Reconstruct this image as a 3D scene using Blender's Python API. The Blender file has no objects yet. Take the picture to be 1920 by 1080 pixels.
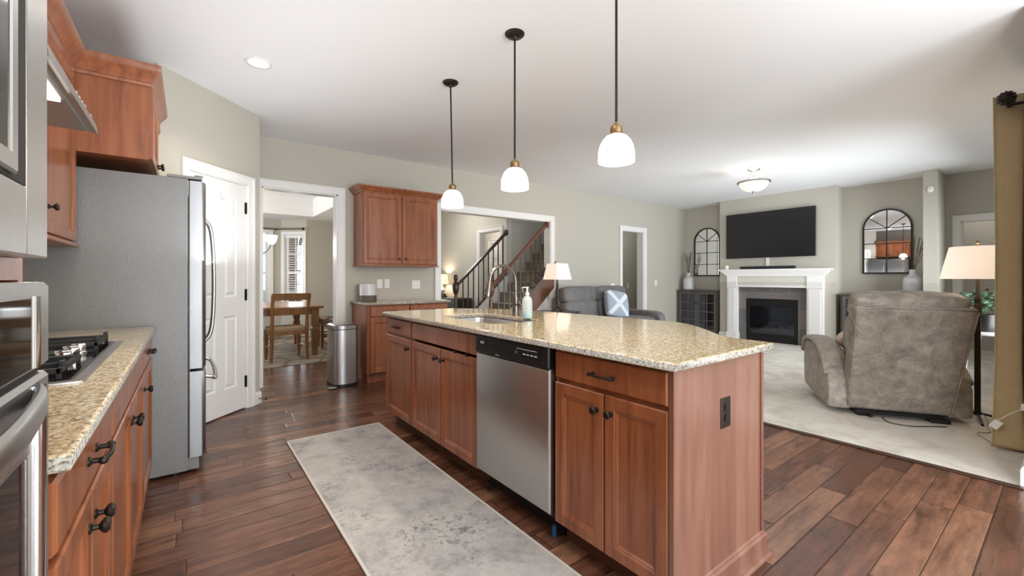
import bpy, bmesh, math, random
from mathutils import Vector, Matrix
C = bpy.context.scene
COL = C.collection
R = math.radians
random.seed(7)

# ---------------------------------------------------------------- camera
CAMH = 1.193
cam_data = bpy.data.cameras.new('camera')
cam = bpy.data.objects.new('camera', cam_data); COL.objects.link(cam)
cam_data.sensor_width = 36.0
cam_data.lens = 802.14 / 1920 * 36.0
cam_data.shift_y = -(540 - 521.2) / 1920
cam_data.clip_start = 0.02; cam_data.clip_end = 200
cam.location = (0, 0, CAMH)
cam.rotation_euler = (R(90), 0, -0.648083)
C.camera = cam

# ---------------------------------------------------------------- exposure and world
C.view_settings.view_transform = 'Standard'
C.view_settings.look = 'None'
C.view_settings.gamma = 1
C.view_settings.use_curve_mapping = False
C.view_settings.exposure = 0.6
try:
    C.cycles.use_denoising = True
    C.cycles.max_bounces = 10
    C.cycles.diffuse_bounces = 6
    C.cycles.sample_clamp_indirect = 6
    C.cycles.caustics_reflective = False
    C.cycles.caustics_refractive = False
except Exception:
    pass
w = bpy.data.worlds.new('sky'); C.world = w; w.use_nodes = True
bg = w.node_tree.nodes['Background']
bg.inputs[0].default_value = (0.80, 0.89, 1.0, 1); bg.inputs[1].default_value = 1.3

def area(name, loc, rot, sx, sy, power, color=(1, 1, 1), spread=None):
    l = bpy.data.lights.new(name, 'AREA'); l.shape = 'RECTANGLE'; l.size = sx; l.size_y = sy
    l.energy = power; l.color = color
    if spread: l.spread = R(spread)
    o = bpy.data.objects.new(name, l); COL.objects.link(o)
    o.location = loc; o.rotation_euler = rot
    return o
def point(name, loc, power, color=(1, .8, .6), r=.03):
    l = bpy.data.lights.new(name, 'POINT'); l.energy = power; l.color = color; l.shadow_soft_size = r
    o = bpy.data.objects.new(name, l); COL.objects.link(o); o.location = loc
    return o
def spot(name, loc, power, color=(1, .9, .8), size=140, r=.06, blend=.6):
    l = bpy.data.lights.new(name, 'SPOT'); l.energy = power; l.color = color; l.shadow_soft_size = r
    l.spot_size = R(size); l.spot_blend = blend
    o = bpy.data.objects.new(name, l); COL.objects.link(o); o.location = loc
    return o
DAY = (0.93, 0.965, 1.0)
# unseen fill lights aimed up, added to brighten the ceiling
area('ceiling_fill', (1.4, -1.6, 1.2), (R(180), 0, 0), 3.6, 2.2, 92, (.93, .97, 1))
area('ceiling_fill', (6.6, 2.5, 1.12), (R(180), 0, 0), 4.0, 3.8, 12, (.93, .97, 1))
area('ceiling_fill', (.35, 2.9, 1.3), (R(180), 0, 0), .6, 2.8, 13, (.93, .97, 1))
# daylight coming in through the windows of the breakfast side, the living room and the dining bay
area('breakfast_daylight', (1.55, -3.12, 1.25), (R(90), 0, 0), 3.4, 2.2, 165, DAY)
area('breakfast_side_daylight', (-0.93, -1.9, 1.4), (R(90), 0, R(-90)), 1.3, 1.5, 135, DAY)
area('living_daylight', (7.0, 0.0, 1.35), (R(90), 0, 0), 2.3, 1.7, 110, DAY)
area('dining_daylight', (1.75, 10.2, 1.35), (R(90), 0, R(135)), .6, 1.5, 10, DAY)
area('dining_side_daylight', (-2.4, 8.0, 1.4), (R(90), 0, R(-90)), 2.0, 1.6, 85, DAY)
area('foyer_daylight', (2.9, 9.6, 1.6), (R(90), 0, R(180)), 1.2, 1.8, 28, DAY)

# ---------------------------------------------------------------- materials
def lin(c):
    c /= 255.0
    return c / 12.92 if c <= .04045 else ((c + .055) / 1.055) ** 2.4
def rgb(r, g, b): return (lin(r), lin(g), lin(b), 1)
class NT:
    def __init__(s, name):
        s.m = bpy.data.materials.new(name); s.m.use_nodes = True
        s.t = s.m.node_tree; s.b = s.t.nodes['Principled BSDF']
        s.out = s.t.nodes['Material Output']
    def n(s, typ, ins=None, **at):
        x = s.t.nodes.new('ShaderNode' + typ)
        for k, v in at.items(): setattr(x, k, v)
        for k, v in (ins or {}).items(): s.put(x.inputs[k], v)
        return x
    def put(s, sock, v):
        if isinstance(v, bpy.types.NodeSocket): s.t.links.new(v, sock)
        elif isinstance(v, bpy.types.Node): s.t.links.new(v.outputs[0], sock)
        else: sock.default_value = v
    def set(s, **kw):
        for k, v in kw.items(): s.put(s.b.inputs[k.replace('_', ' ')], v)
        return s
    def coord(s, scale=(1, 1, 1), rot=(0, 0, 0), which='Object'):
        tc = s.n('TexCoord')
        mp = s.n('Mapping', {'Vector': tc.outputs[which], 'Scale': scale, 'Rotation': rot})
        return mp.outputs[0]
    def noise(s, vec, scale=5, detail=4, rough=.55, dist=0, out=0):
        x = s.n('TexNoise', {'Vector': vec, 'Scale': scale, 'Detail': detail, 'Roughness': rough, 'Distortion': dist})
        return x.outputs[out]
    def ramp(s, fac, stops, interp='LINEAR'):
        x = s.n('ValToRGB', {'Fac': fac}); cr = x.color_ramp; cr.interpolation = interp
        while len(cr.elements) < len(stops): cr.elements.new(.5)
        for e, (p, c) in zip(cr.elements, stops): e.position = p; e.color = c
        return x.outputs[0]
    def mix(s, f, a, b, mode='MIX'):
        x = s.n('Mix', data_type='RGBA', blend_type=mode)
        s.put(x.inputs[0], f); s.put(x.inputs[6], a); s.put(x.inputs[7], b)
        return x.outputs[2]
    def math(s, op, a, b=None, c=None):
        x = s.n('Math', operation=op); s.put(x.inputs[0], a)
        if b is not None: s.put(x.inputs[1], b)
        if c is not None: s.put(x.inputs[2], c)
        return x.outputs[0]
    def bump(s, h, strength=.3, dist=.01):
        x = s.n('Bump', {'Height': h, 'Strength': strength, 'Distance': dist})
        s.put(s.b.inputs['Normal'], x.outputs[0]); return s
def simple(name, col, rough=.5, metal=0, bumpscale=0, bstr=.1, spec=None, emit=None, es=0):
    k = NT(name); k.set(Base_Color=col, Roughness=rough, Metallic=metal)
    v = k.coord()
    nz = k.noise(v, bumpscale or 30, 3)
    if bumpscale: k.bump(nz, bstr, .003)
    k.put(k.b.inputs['Base Color'], k.mix(k.math('MULTIPLY', nz, .12), col, tuple(x * .8 for x in col[:3]) + (1,)))
    if spec is not None: k.set(**{'Specular_IOR_Level': spec})
    if emit: k.set(Emission_Color=emit, Emission_Strength=es)
    return k.m
WALL = (.51, .483, .42, 1)
M = {}
M['wall'] = simple('wall_paint_greige', WALL, .75, 0, 250, .05)
M['wall_light'] = simple('wall_paint_foyer', (.60, .58, .52, 1), .75, 0, 250, .05)
M['ceiling'] = simple('ceiling_paint', (.85, .853, .865, 1), .9, 0, 180, .08)
M['white'] = simple('white_trim_paint', (.82, .81, .79, 1), .35)
M['white_door'] = simple('white_door_paint', (.78, .775, .765, 1), .4)
M['bronze'] = simple('oil_rubbed_bronze', (.035, .027, .022, 1), .38, .75)
M['black'] = simple('black_metal', (.012, .012, .013, 1), .35, .3)
M['blackplastic'] = simple('black_plastic', (.010, .010, .011, 1), .3)
M['iron'] = simple('cast_iron', (.02, .02, .021, 1), .6, .4, 200, .2)
M['whiteplastic'] = simple('white_plastic', (.85, .85, .82, 1), .4)
M['brass'] = simple('aged_brass', (.30, .20, .10, 1), .35, .9)
M['chrome'] = simple('chrome', (.75, .75, .74, 1), .12, 1)
M['nickel'] = simple('brushed_nickel', (.42, .40, .38, 1), .28, 1)
M['ceramic'] = simple('white_ceramic', (.62, .62, .63, 1), .3)
M['twig'] = simple('dry_twig', (.13, .095, .075, 1), .8)
M['leaf'] = simple('leaf_green', (.09, .17, .09, 1), .5)
M['dark'] = simple('recess_shade', (.015, .013, .012, 1), .8)  # near-black colour standing in for shade inside gaps and slots
M['blackglass'] = simple('black_glass', (.006, .006, .007, 1), .06)
M['tvglass'] = simple('screen_glass', (.010, .010, .011, 1), .22)
M['cushion'] = simple('tan_seat_fabric', (.40, .27, .16, 1), .8, 0, 150, .2)
M['throw'] = simple('cream_pillow_fabric', (.70, .62, .50, 1), .85, 0, 150, .2)
M['darkcushion'] = simple('grey_cushion_fabric', (.08, .08, .085, 1), .9)
M['rod'] = simple('bronze_rod', (.06, .04, .03, 1), .45, .6)
M['blue'] = simple('blue_plastic', (.02, .10, .22, 1), .4)
M['soil'] = simple('black_pot', (.012, .012, .012, 1), .4)

def wood(name, c1, c2, c3, rot=(0, 0, 0), rough=.32, sc=(14, 14, 1.3), coat=.25):
    k = NT(name); v = k.coord(sc, rot)
    n1 = k.noise(v, 1.6, 6, .6, .35)
    col = k.ramp(n1, [(.28, c2), (.5, c1), (.74, c3)])
    v2 = k.coord((1.3, 1.3, .5), rot)
    blot = k.noise(v2, 2.6, 2, .5)
    col = k.mix(k.math('MULTIPLY', blot, .45), col, c2)
    vf = k.coord((130, 130, 3.5), rot)
    fine = k.noise(vf, 1.0, 3, .6)
    col = k.mix(k.math('MULTIPLY', fine, .22), col, tuple(x * .55 for x in c2[:3]) + (1,))
    k.set(Base_Color=col, Roughness=rough, Coat_Weight=coat, Coat_Roughness=.18)
    k.bump(fine, .05, .002)
    return k.m
CH1, CH2, CH3 = (.34, .112, .043, 1), (.16, .043, .017, 1), (.47, .172, .070, 1)
M['cherry'] = wood('cherry_wood_upright', CH1, CH2, CH3)
M['cherry_h'] = wood('cherry_wood_lengthwise', CH1, CH2, CH3, (R(90), 0, 0))
M['cherry_x'] = wood('cherry_wood_crosswise', CH1, CH2, CH3, (0, R(90), 0))
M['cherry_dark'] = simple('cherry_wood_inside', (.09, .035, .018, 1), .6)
O1, O2, O3 = (.33, .155, .055, 1), (.22, .09, .03, 1), (.43, .22, .09, 1)
M['oak'] = wood('honey_oak', O1, O2, O3)
M['oak_h'] = wood('honey_oak_lengthwise', O1, O2, O3, (0, R(90), 0))
M['greywood'] = wood('weathered_grey_wood', (.125, .105, .088, 1), (.075, .062, .052, 1), (.17, .15, .13, 1), rough=.6, coat=0)
M['railwood'] = wood('dark_stained_rail', (.055, .026, .015, 1), (.03, .014, .009, 1), (.09, .04, .022, 1))
M['railred'] = wood('red_stained_rail', (.16, .06, .03, 1), (.10, .035, .018, 1), (.22, .09, .05, 1))
M['darktable'] = wood('black_brown_table', (.03, .018, .012, 1), (.018, .011, .008, 1), (.05, .03, .02, 1))

def endpanel_mat():
    k = NT('cherry_veneer_end_panel')
    tc = k.n('TexCoord'); sx = k.n('SeparateXYZ', {0: tc.outputs['Object']})
    band = k.math('FLOOR', k.math('MULTIPLY', k.math('ADD', sx.outputs[0], .07), 5.2))
    wn = k.n('TexWhiteNoise', {'W': band}, noise_dimensions='1D')
    v = k.coord((14, 14, 1.1)); n1 = k.noise(v, 1.5, 6, .6, .4)
    col = k.ramp(n1, [(.28, (.16, .072, .048, 1)), (.5, (.225, .108, .074, 1)), (.74, (.29, .145, .102, 1))])
    col = k.mix(k.math('MULTIPLY', wn.outputs[0], .75), col, (.17, .066, .043, 1))
    k.set(Base_Color=col, Roughness=.34, Coat_Weight=.2, Coat_Roughness=.2); return k.m
M['endpanel'] = endpanel_mat()

def granite():
    k = NT('granite_gold_speckle'); v = k.coord()
    a = k.noise(v, 62, 6, .7, .4)
    col = k.ramp(a, [(.32, (.13, .08, .045, 1)), (.43, (.38, .27, .14, 1)), (.53, (.56, .46, .29, 1)), (.68, (.74, .69, .57, 1))])
    vo = k.n('TexVoronoi', {'Vector': v, 'Scale': 190.0}); 
    sp = k.ramp(vo.outputs['Color'], [(.0, (1, 1, 1, 1)), (.20, (1, 1, 1, 1)), (.27, (0, 0, 0, 1))])
    col = k.mix(k.math('MULTIPLY', sp, .7), col, (.11, .075, .05, 1))
    b = k.noise(v, 130, 3, .6)
    sp2 = k.ramp(b, [(.60, (0, 0, 0, 1)), (.68, (1, 1, 1, 1))])
    col = k.mix(k.math('MULTIPLY', sp2, .7), col, (.70, .66, .58, 1))
    c = k.noise(v, 85, 3, .6)
    sp3 = k.ramp(c, [(.30, (1, 1, 1, 1)), (.37, (0, 0, 0, 1))])
    col = k.mix(k.math('MULTIPLY', sp3, .7), col, (.09, .075, .07, 1))
    k.set(Base_Color=col, Roughness=.10, Coat_Weight=.15, Coat_Roughness=.04); return k.m
M['granite'] = granite()
def granite_edge_lit():
    k = NT('granite_edge_lit_grey'); v = k.coord()
    a = k.noise(v, 95, 6, .75, .2)
    col = k.ramp(a, [(.36, (.07, .06, .055, 1)), (.45, (.30, .27, .23, 1)), (.55, (.48, .45, .40, 1)), (.68, (.62, .60, .56, 1))])  # greyer than the top: light falling on the edge put into the colour
    k.set(Base_Color=col, Roughness=.2); return k.m
M['granite_edge_lit'] = granite_edge_lit()

def floor_mat():
    k = NT('hand_scraped_plank_floor')
    tc = k.n('TexCoord'); s = k.n('SeparateXYZ', {0: tc.outputs['Object']})
    X, Y = s.outputs[0], s.outputs[1]
    yr = k.math('DIVIDE', Y, .127)
    row = k.math('FLOOR', yr)
    wn = k.n('TexWhiteNoise', {'W': row}, noise_dimensions='1D')
    xr = k.math('ADD', k.math('DIVIDE', X, .95), k.math('MULTIPLY', wn.outputs[0], 9.7))
    colm = k.math('FLOOR', xr)
    cv = k.n('CombineXYZ', {0: row, 1: colm})
    wr = k.n('TexWhiteNoise', {'Vector': cv.outputs[0]}, noise_dimensions='3D')
    rnd = wr.outputs[0]
    base = k.ramp(rnd, [(0, (.085, .034, .021, 1)), (.35, (.115, .048, .029, 1)), (.7, (.155, .069, .041, 1)), (1, (.23, .115, .066, 1))])
    gv = k.n('CombineXYZ', {0: k.math('MULTIPLY', X, 2.2), 1: k.math('MULTIPLY', Y, 13.0), 2: k.math('MULTIPLY', rnd, 60.0)})
    g = k.noise(gv.outputs[0], 1.5, 7, .66, .35)
    gc = k.ramp(g, [(.28, (.48, .45, .43, 1)), (.5, (.98, .98, .98, 1)), (.74, (1.6, 1.55, 1.5, 1))])
    col = k.mix(1.0, base, gc, 'MULTIPLY')
    bl = k.n('CombineXYZ', {0: k.math('MULTIPLY', X, 3.0), 1: k.math('MULTIPLY', Y, 6.0), 2: k.math('MULTIPLY', rnd, 33.0)})
    b = k.noise(bl.outputs[0], 1.3, 6, .7, .3)
    bc = k.ramp(b, [(.25, (.42, .38, .38, 1)), (.50, (1, 1, 1, 1))])
    col = k.mix(.75, col, k.mix(1.0, col, bc, 'MULTIPLY'))
    fy = k.math('FRACT', yr); dy = k.math('MULTIPLY', k.math('MINIMUM', fy, k.math('SUBTRACT', 1.0, fy)), .127)
    fx = k.math('FRACT', xr); dx = k.math('MULTIPLY', k.math('MINIMUM', fx, k.math('SUBTRACT', 1.0, fx)), .95)
    d = k.math('MINIMUM', dx, dy)
    seam = k.math('LESS_THAN', d, .0016)
    col = k.mix(seam, col, (.018, .009, .006, 1))
    edge = k.math('MINIMUM', k.math('DIVIDE', d, .006), 1.0)
    # hand scraped ripples run along the boards
    rv = k.n('CombineXYZ', {0: k.math('MULTIPLY', X, 1.5), 1: k.math('MULTIPLY', Y, 42.0), 2: k.math('MULTIPLY', rnd, 20.0)})
    rp = k.noise(rv.outputs[0], 1.0, 2, .5, .3)
    h = k.math('ADD', k.math('MULTIPLY', rp, .8), k.math('MULTIPLY', edge, 1.0))
    h = k.math('ADD', h, k.math('MULTIPLY', g, .25))
    k.set(Base_Color=col, Roughness=k.math('ADD', .19, k.math('MULTIPLY', g, .12)), Specular_IOR_Level=.5)
    k.bump(h, .35, .004); return k.m
M['floor'] = floor_mat()

def carpet():
    k = NT('beige_carpet'); v = k.coord()
    a = k.noise(v, 3.2, 5, .65, .8); b = k.noise(v, 160, 3, .7)
    col = k.ramp(a, [(.35, (.56, .52, .46, 1)), (.5, (.69, .655, .59, 1)), (.68, (.78, .75, .69, 1))])
    col = k.mix(k.math('MULTIPLY', b, .35), col, (.33, .30, .26, 1))
    k.set(Base_Color=col, Roughness=1, Specular_IOR_Level=.1); k.bump(b, .5, .006); return k.m
M['carpet'] = carpet()
def runner():
    k = NT('distressed_grey_runner'); v = k.coord()
    a = k.noise(v, 3.4, 9, .74, .3)
    col = k.ramp(a, [(.34, (.26, .25, .245, 1)), (.48, (.42, .405, .39, 1)), (.66, (.54, .52, .485, 1))])
    vs = k.coord((55, 5, 1)); st = k.noise(vs, 1.2, 4, .7)
    vs2 = k.coord((5, 60, 1)); st2 = k.noise(vs2, 1.2, 4, .7)
    sm = k.ramp(k.math('MAXIMUM', st, st2), [(.58, (0, 0, 0, 1)), (.72, (1, 1, 1, 1))])
    col = k.mix(k.math('MULTIPLY', sm, .5), col, (.34, .33, .33, 1))
    c = k.noise(v, 2.1, 2, .5); d = k.noise(v, 24, 6, .75, .8)
    patch = k.ramp(c, [(.47, (0, 0, 0, 1)), (.62, (1, 1, 1, 1))])
    spk = k.ramp(d, [(.50, (0, 0, 0, 1)), (.60, (1, 1, 1, 1))])
    col = k.mix(k.math('MULTIPLY', k.math('MULTIPLY', patch, spk), .75), col, (.13, .12, .115, 1))
    light = k.ramp(k.noise(v, 9, 8, .8), [(.52, (0, 0, 0, 1)), (.66, (1, 1, 1, 1))])
    col = k.mix(k.math('MULTIPLY', light, .45), col, (.56, .54, .50, 1))
    weave = k.n('TexWave', {'Vector': v, 'Scale': 160.0}, bands_direction='Y')
    k.set(Base_Color=col, Roughness=1, Specular_IOR_Level=.08); k.bump(weave.outputs[0], .25, .002); return k.m
M['runner'] = runner()
M['runner_edge'] = simple('runner_binding', (.55, .53, .49, 1), .9)
def rug2():
    k = NT('dining_rug_pattern'); v = k.coord((1, 1, 1))
    vo = k.n('TexVoronoi', {'Vector': v, 'Scale': 2.6}, feature='DISTANCE_TO_EDGE')
    col = k.ramp(vo.outputs[0], [(.05, (.28, .20, .13, 1)), (.09, (.52, .45, .36, 1)), (.3, (.56, .50, .41, 1)), (.42, (.25, .27, .32, 1))])
    n = k.noise(v, 9, 4, .7); col = k.mix(k.math('MULTIPLY', n, .5), col, (.58, .52, .43, 1))
    k.set(Base_Color=col, Roughness=1); return k.m
M['diningrug'] = rug2()
def leather(name, c1, c2, c3):
    k = NT(name); v = k.coord()
    a = k.noise(v, 9, 8, .75, .4); b = k.noise(v, 16, 7, .75, .8)
    col = k.ramp(a, [(.32, c2), (.5, c1), (.68, c3)])
    cr = k.ramp(b, [(.47, (0, 0, 0, 1)), (.5, (1, 1, 1, 1)), (.53, (0, 0, 0, 1))])
    col = k.mix(k.math('MULTIPLY', cr, .5), col, c3)
    wr = k.noise(v, 3.5, 3, .5, .3)
    k.set(Base_Color=col, Roughness=.48, Specular_IOR_Level=.4)
    h = k.math('ADD', k.math('MULTIPLY', k.noise(v, 220, 3, .6), .12), k.math('MULTIPLY', wr, 1.2))
    k.bump(h, .35, .02); return k.m
M['leather'] = leather('weathered_taupe_leather', (.27, .235, .20, 1), (.15, .132, .115, 1), (.42, .37, .32, 1))
M['leather2'] = leather('grey_leather', (.15, .145, .145, 1), (.11, .105, .105, 1), (.19, .18, .18, 1))
def steel(name, col, rough, sc):
    k = NT(name); v = k.coord(sc); a = k.noise(v, 1, 4, .6)
    v2 = k.coord((2, 2, 2)); b = k.noise(v2, 1.4, 3, .5, .5)
    r = k.math('ADD', rough, k.math('MULTIPLY', a, .10)); r = k.math('ADD', r, k.math('MULTIPLY', b, .08))
    k.set(Base_Color=col, Metallic=1, Roughness=r); k.bump(a, .04, .001); return k.m
M['steel'] = steel('brushed_steel', (.50, .50, .495, 1), .22, (3, 3, 300))
M['steel_v'] = steel('brushed_steel_upright', (.56, .555, .55, 1), .24, (300, 300, 2))
M['fridgedoor'] = steel('refrigerator_door_steel', (.27, .27, .275, 1), .36, (300, 300, 2))
M['faucetmetal'] = simple('dark_nickel', (.20, .18, .165, 1), .25, .95)
M['steel_dim'] = steel('hood_steel', (.38, .38, .37, 1), .30, (3, 200, 3))
def fridge_side():
    k = NT('textured_grey_fridge_side'); v = k.coord(); b = k.noise(v, 170, 3, .6)
    k.set(Base_Color=(.175, .172, .165, 1), Roughness=.36, Metallic=.2); k.bump(b, .35, .003); return k.m
M['fridgeside'] = fridge_side()
def linen(name, c1, c2):
    k = NT(name); a = k.noise(k.coord((260, 260, 14)), 1, 3, .6); b = k.noise(k.coord((20, 20, 260)), 1, 3, .6)
    col = k.mix(k.math('MULTIPLY', k.math('ADD', a, b), .55), c1, c2)
    k.set(Base_Color=col, Roughness=.95, Specular_IOR_Level=.1); k.bump(k.math('ADD', a, b), .3, .002); return k.m
M['curtain'] = linen('olive_linen', (.74, .60, .37, 1), (.37, .29, .17, 1))
M['greycurtain'] = linen('grey_drape', (.36, .35, .33, 1), (.2, .2, .19, 1))
def shade(name, col, es):
    k = NT(name); a = k.noise(k.coord((200, 200, 200)), 1, 2)
    k.set(Base_Color=(.8, .75, .66, 1), Roughness=.9, Emission_Color=col, Emission_Strength=es); k.bump(a, .1, .001); return k.m
M['shade'] = shade('lit_lamp_shade', (1, .78, .62, 1), .42)
M['shade_y'] = shade('lit_yellow_shade', (1, .70, .34, 1), .5)
def glassshade(name, es):
    k = NT(name); n = k.noise(k.coord((1, 1, 1)), 22, 4, .6, .8)
    col = k.mix(n, (1, .93, .82, 1), (1, .86, .68, 1))
    k.set(Base_Color=(.85, .83, .78, 1), Roughness=.25, Emission_Color=col, Emission_Strength=es); return k.m
M['alabaster'] = glassshade('lit_alabaster_glass', 1.15)
M['alabaster_dim'] = glassshade('frosted_bowl_glass', .38)
M['bulb'] = simple('lit_bulb', (1, 1, 1, 1), .5, emit=(1, .93, .82, 1), es=12)
M['hoodlamp'] = simple('lit_hood_panel', (1, 1, 1, 1), .5, emit=(1, .95, .85, 1), es=5)
def slate():
    k = NT('slate_tile'); tc = k.n('TexCoord')
    s = k.n('SeparateXYZ', {0: tc.outputs['Object']})
    v = k.n('CombineXYZ', {0: s.outputs[1], 1: s.outputs[2]})
    br = k.n('TexBrick', {'Vector': v.outputs[0], 'Color1': (.075, .066, .062, 1), 'Color2': (.21, .18, .165, 1), 'Mortar': (.26, .24, .22, 1), 'Scale': 1.0, 'Mortar Size': .004, 'Brick Width': .305, 'Row Height': .305})
    n = k.noise(k.coord(), 9, 6, .7, 1)
    col = k.mix(k.math('MULTIPLY', n, .8), br.outputs[0], (.20, .19, .19, 1)); 
    k.set(Base_Color=col, Roughness=.35); k.bump(n, .2, .01); return k.m
M['slate'] = slate()
def brick():
    k = NT('brown_brick'); tc = k.n('TexCoord'); s = k.n('SeparateXYZ', {0: tc.outputs['Object']})
    v = k.n('CombineXYZ', {0: k.math('ADD', s.outputs[0], s.outputs[1]), 1: s.outputs[2]})
    br = k.n('TexBrick', {'Vector': v.outputs[0], 'Color1': (.22, .10, .06, 1), 'Color2': (.30, .15, .09, 1), 'Mortar': (.35, .31, .27, 1), 'Scale': 1.0, 'Mortar Size': .008, 'Brick Width': .21, 'Row Height': .075})
    k.set(Base_Color=br.outputs[0], Roughness=.9); return k.m
M['brick'] = brick()
def glass():
    k = NT('window_glass'); tr = k.n('BsdfTransparent', {'Color': (.97, .98, .98, 1)}); gl = k.n('BsdfGlossy', {'Color': (1, 1, 1, 1), 'Roughness': .02})
    fr = k.n('Fresnel', {'IOR': 1.45}); mx = k.n('MixShader', {0: fr.outputs[0], 1: tr.outputs[0], 2: gl.outputs[0]})
    k.t.links.new(mx.outputs[0], k.out.inputs[0]); return k.m
M['glass'] = glass()
def tintglass():
    k = NT('clear_bottle_plastic'); tr = k.n('BsdfTransparent', {'Color': (.95, .98, .98, 1)}); k.set(Base_Color=(.80, .86, .86, 1), Roughness=.15)
    mx = k.n('MixShader', {0: .42, 1: tr.outputs[0], 2: k.b.outputs[0]}); k.t.links.new(mx.outputs[0], k.out.inputs[0]); return k.m
M['bottle'] = tintglass()
def firescreen():
    k = NT('smoked_fire_glass'); tr = k.n('BsdfTransparent', {'Color': (.55, .56, .60, 1)}); gl = k.n('BsdfGlossy', {'Color': (.6, .65, .75, 1), 'Roughness': .08})
    mx = k.n('MixShader', {0: .12, 1: tr.outputs[0], 2: gl.outputs[0]}); k.t.links.new(mx.outputs[0], k.out.inputs[0]); return k.m
M['fireglass'] = firescreen()
M['aqua'] = simple('aqua_soap', (.20, .55, .58, 1), .2)
M['mirror'] = simple('mirror_silver', (.86, .87, .88, 1), .015, 1)
def pillowmat():
    k = NT('blue_white_x_pillow'); tc = k.n('TexCoord'); s = k.n('SeparateXYZ', {0: tc.outputs['Object']})
    d = k.math('ABSOLUTE', k.math('SUBTRACT', k.math('ABSOLUTE', s.outputs[0]), k.math('ABSOLUTE', s.outputs[2])))
    n = k.noise(k.coord(), 60, 3)
    f = k.math('LESS_THAN', d, .05)
    col = k.mix(f, (.36, .42, .50, 1), (.72, .76, .82, 1)); k.set(Base_Color=col, Roughness=.9); k.bump(n, .3, .003); return k.m
M['xpillow'] = pillowmat()
def plaid():
    k = NT('striped_seat_cover'); v = k.coord((1, 1, 1)); vo = k.n('TexVoronoi', {'Vector': v, 'Scale': 14.0})
    col = k.ramp(vo.outputs['Color'], [(.2, (.10, .05, .04, 1)), (.45, (.45, .38, .33, 1)), (.7, (.16, .09, .08, 1)), (.9, (.6, .55, .5, 1))], 'CONSTANT')
    k.set(Base_Color=col, Roughness=.9); return k.m
M['plaid'] = plaid()
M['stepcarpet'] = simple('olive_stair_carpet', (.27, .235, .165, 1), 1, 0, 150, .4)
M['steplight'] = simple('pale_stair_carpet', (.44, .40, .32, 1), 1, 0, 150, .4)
M['bark'] = simple('bare_tree_bark', (.13, .11, .10, 1), .9)
M['grass'] = simple('winter_lawn', (.20, .22, .12, 1), 1, 0, 8, .3)
M['log'] = simple('ceramic_log', (.42, .36, .32, 1), .9, 0, 20, .8)
M['candle'] = simple('cream_candle', (.85, .80, .68, 1), .5)
M['cable'] = simple('grey_cable', (.30, .29, .27, 1), .5)
M['screenprint'] = simple('pale_print', (.6, .6, .6, 1), .5)

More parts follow.
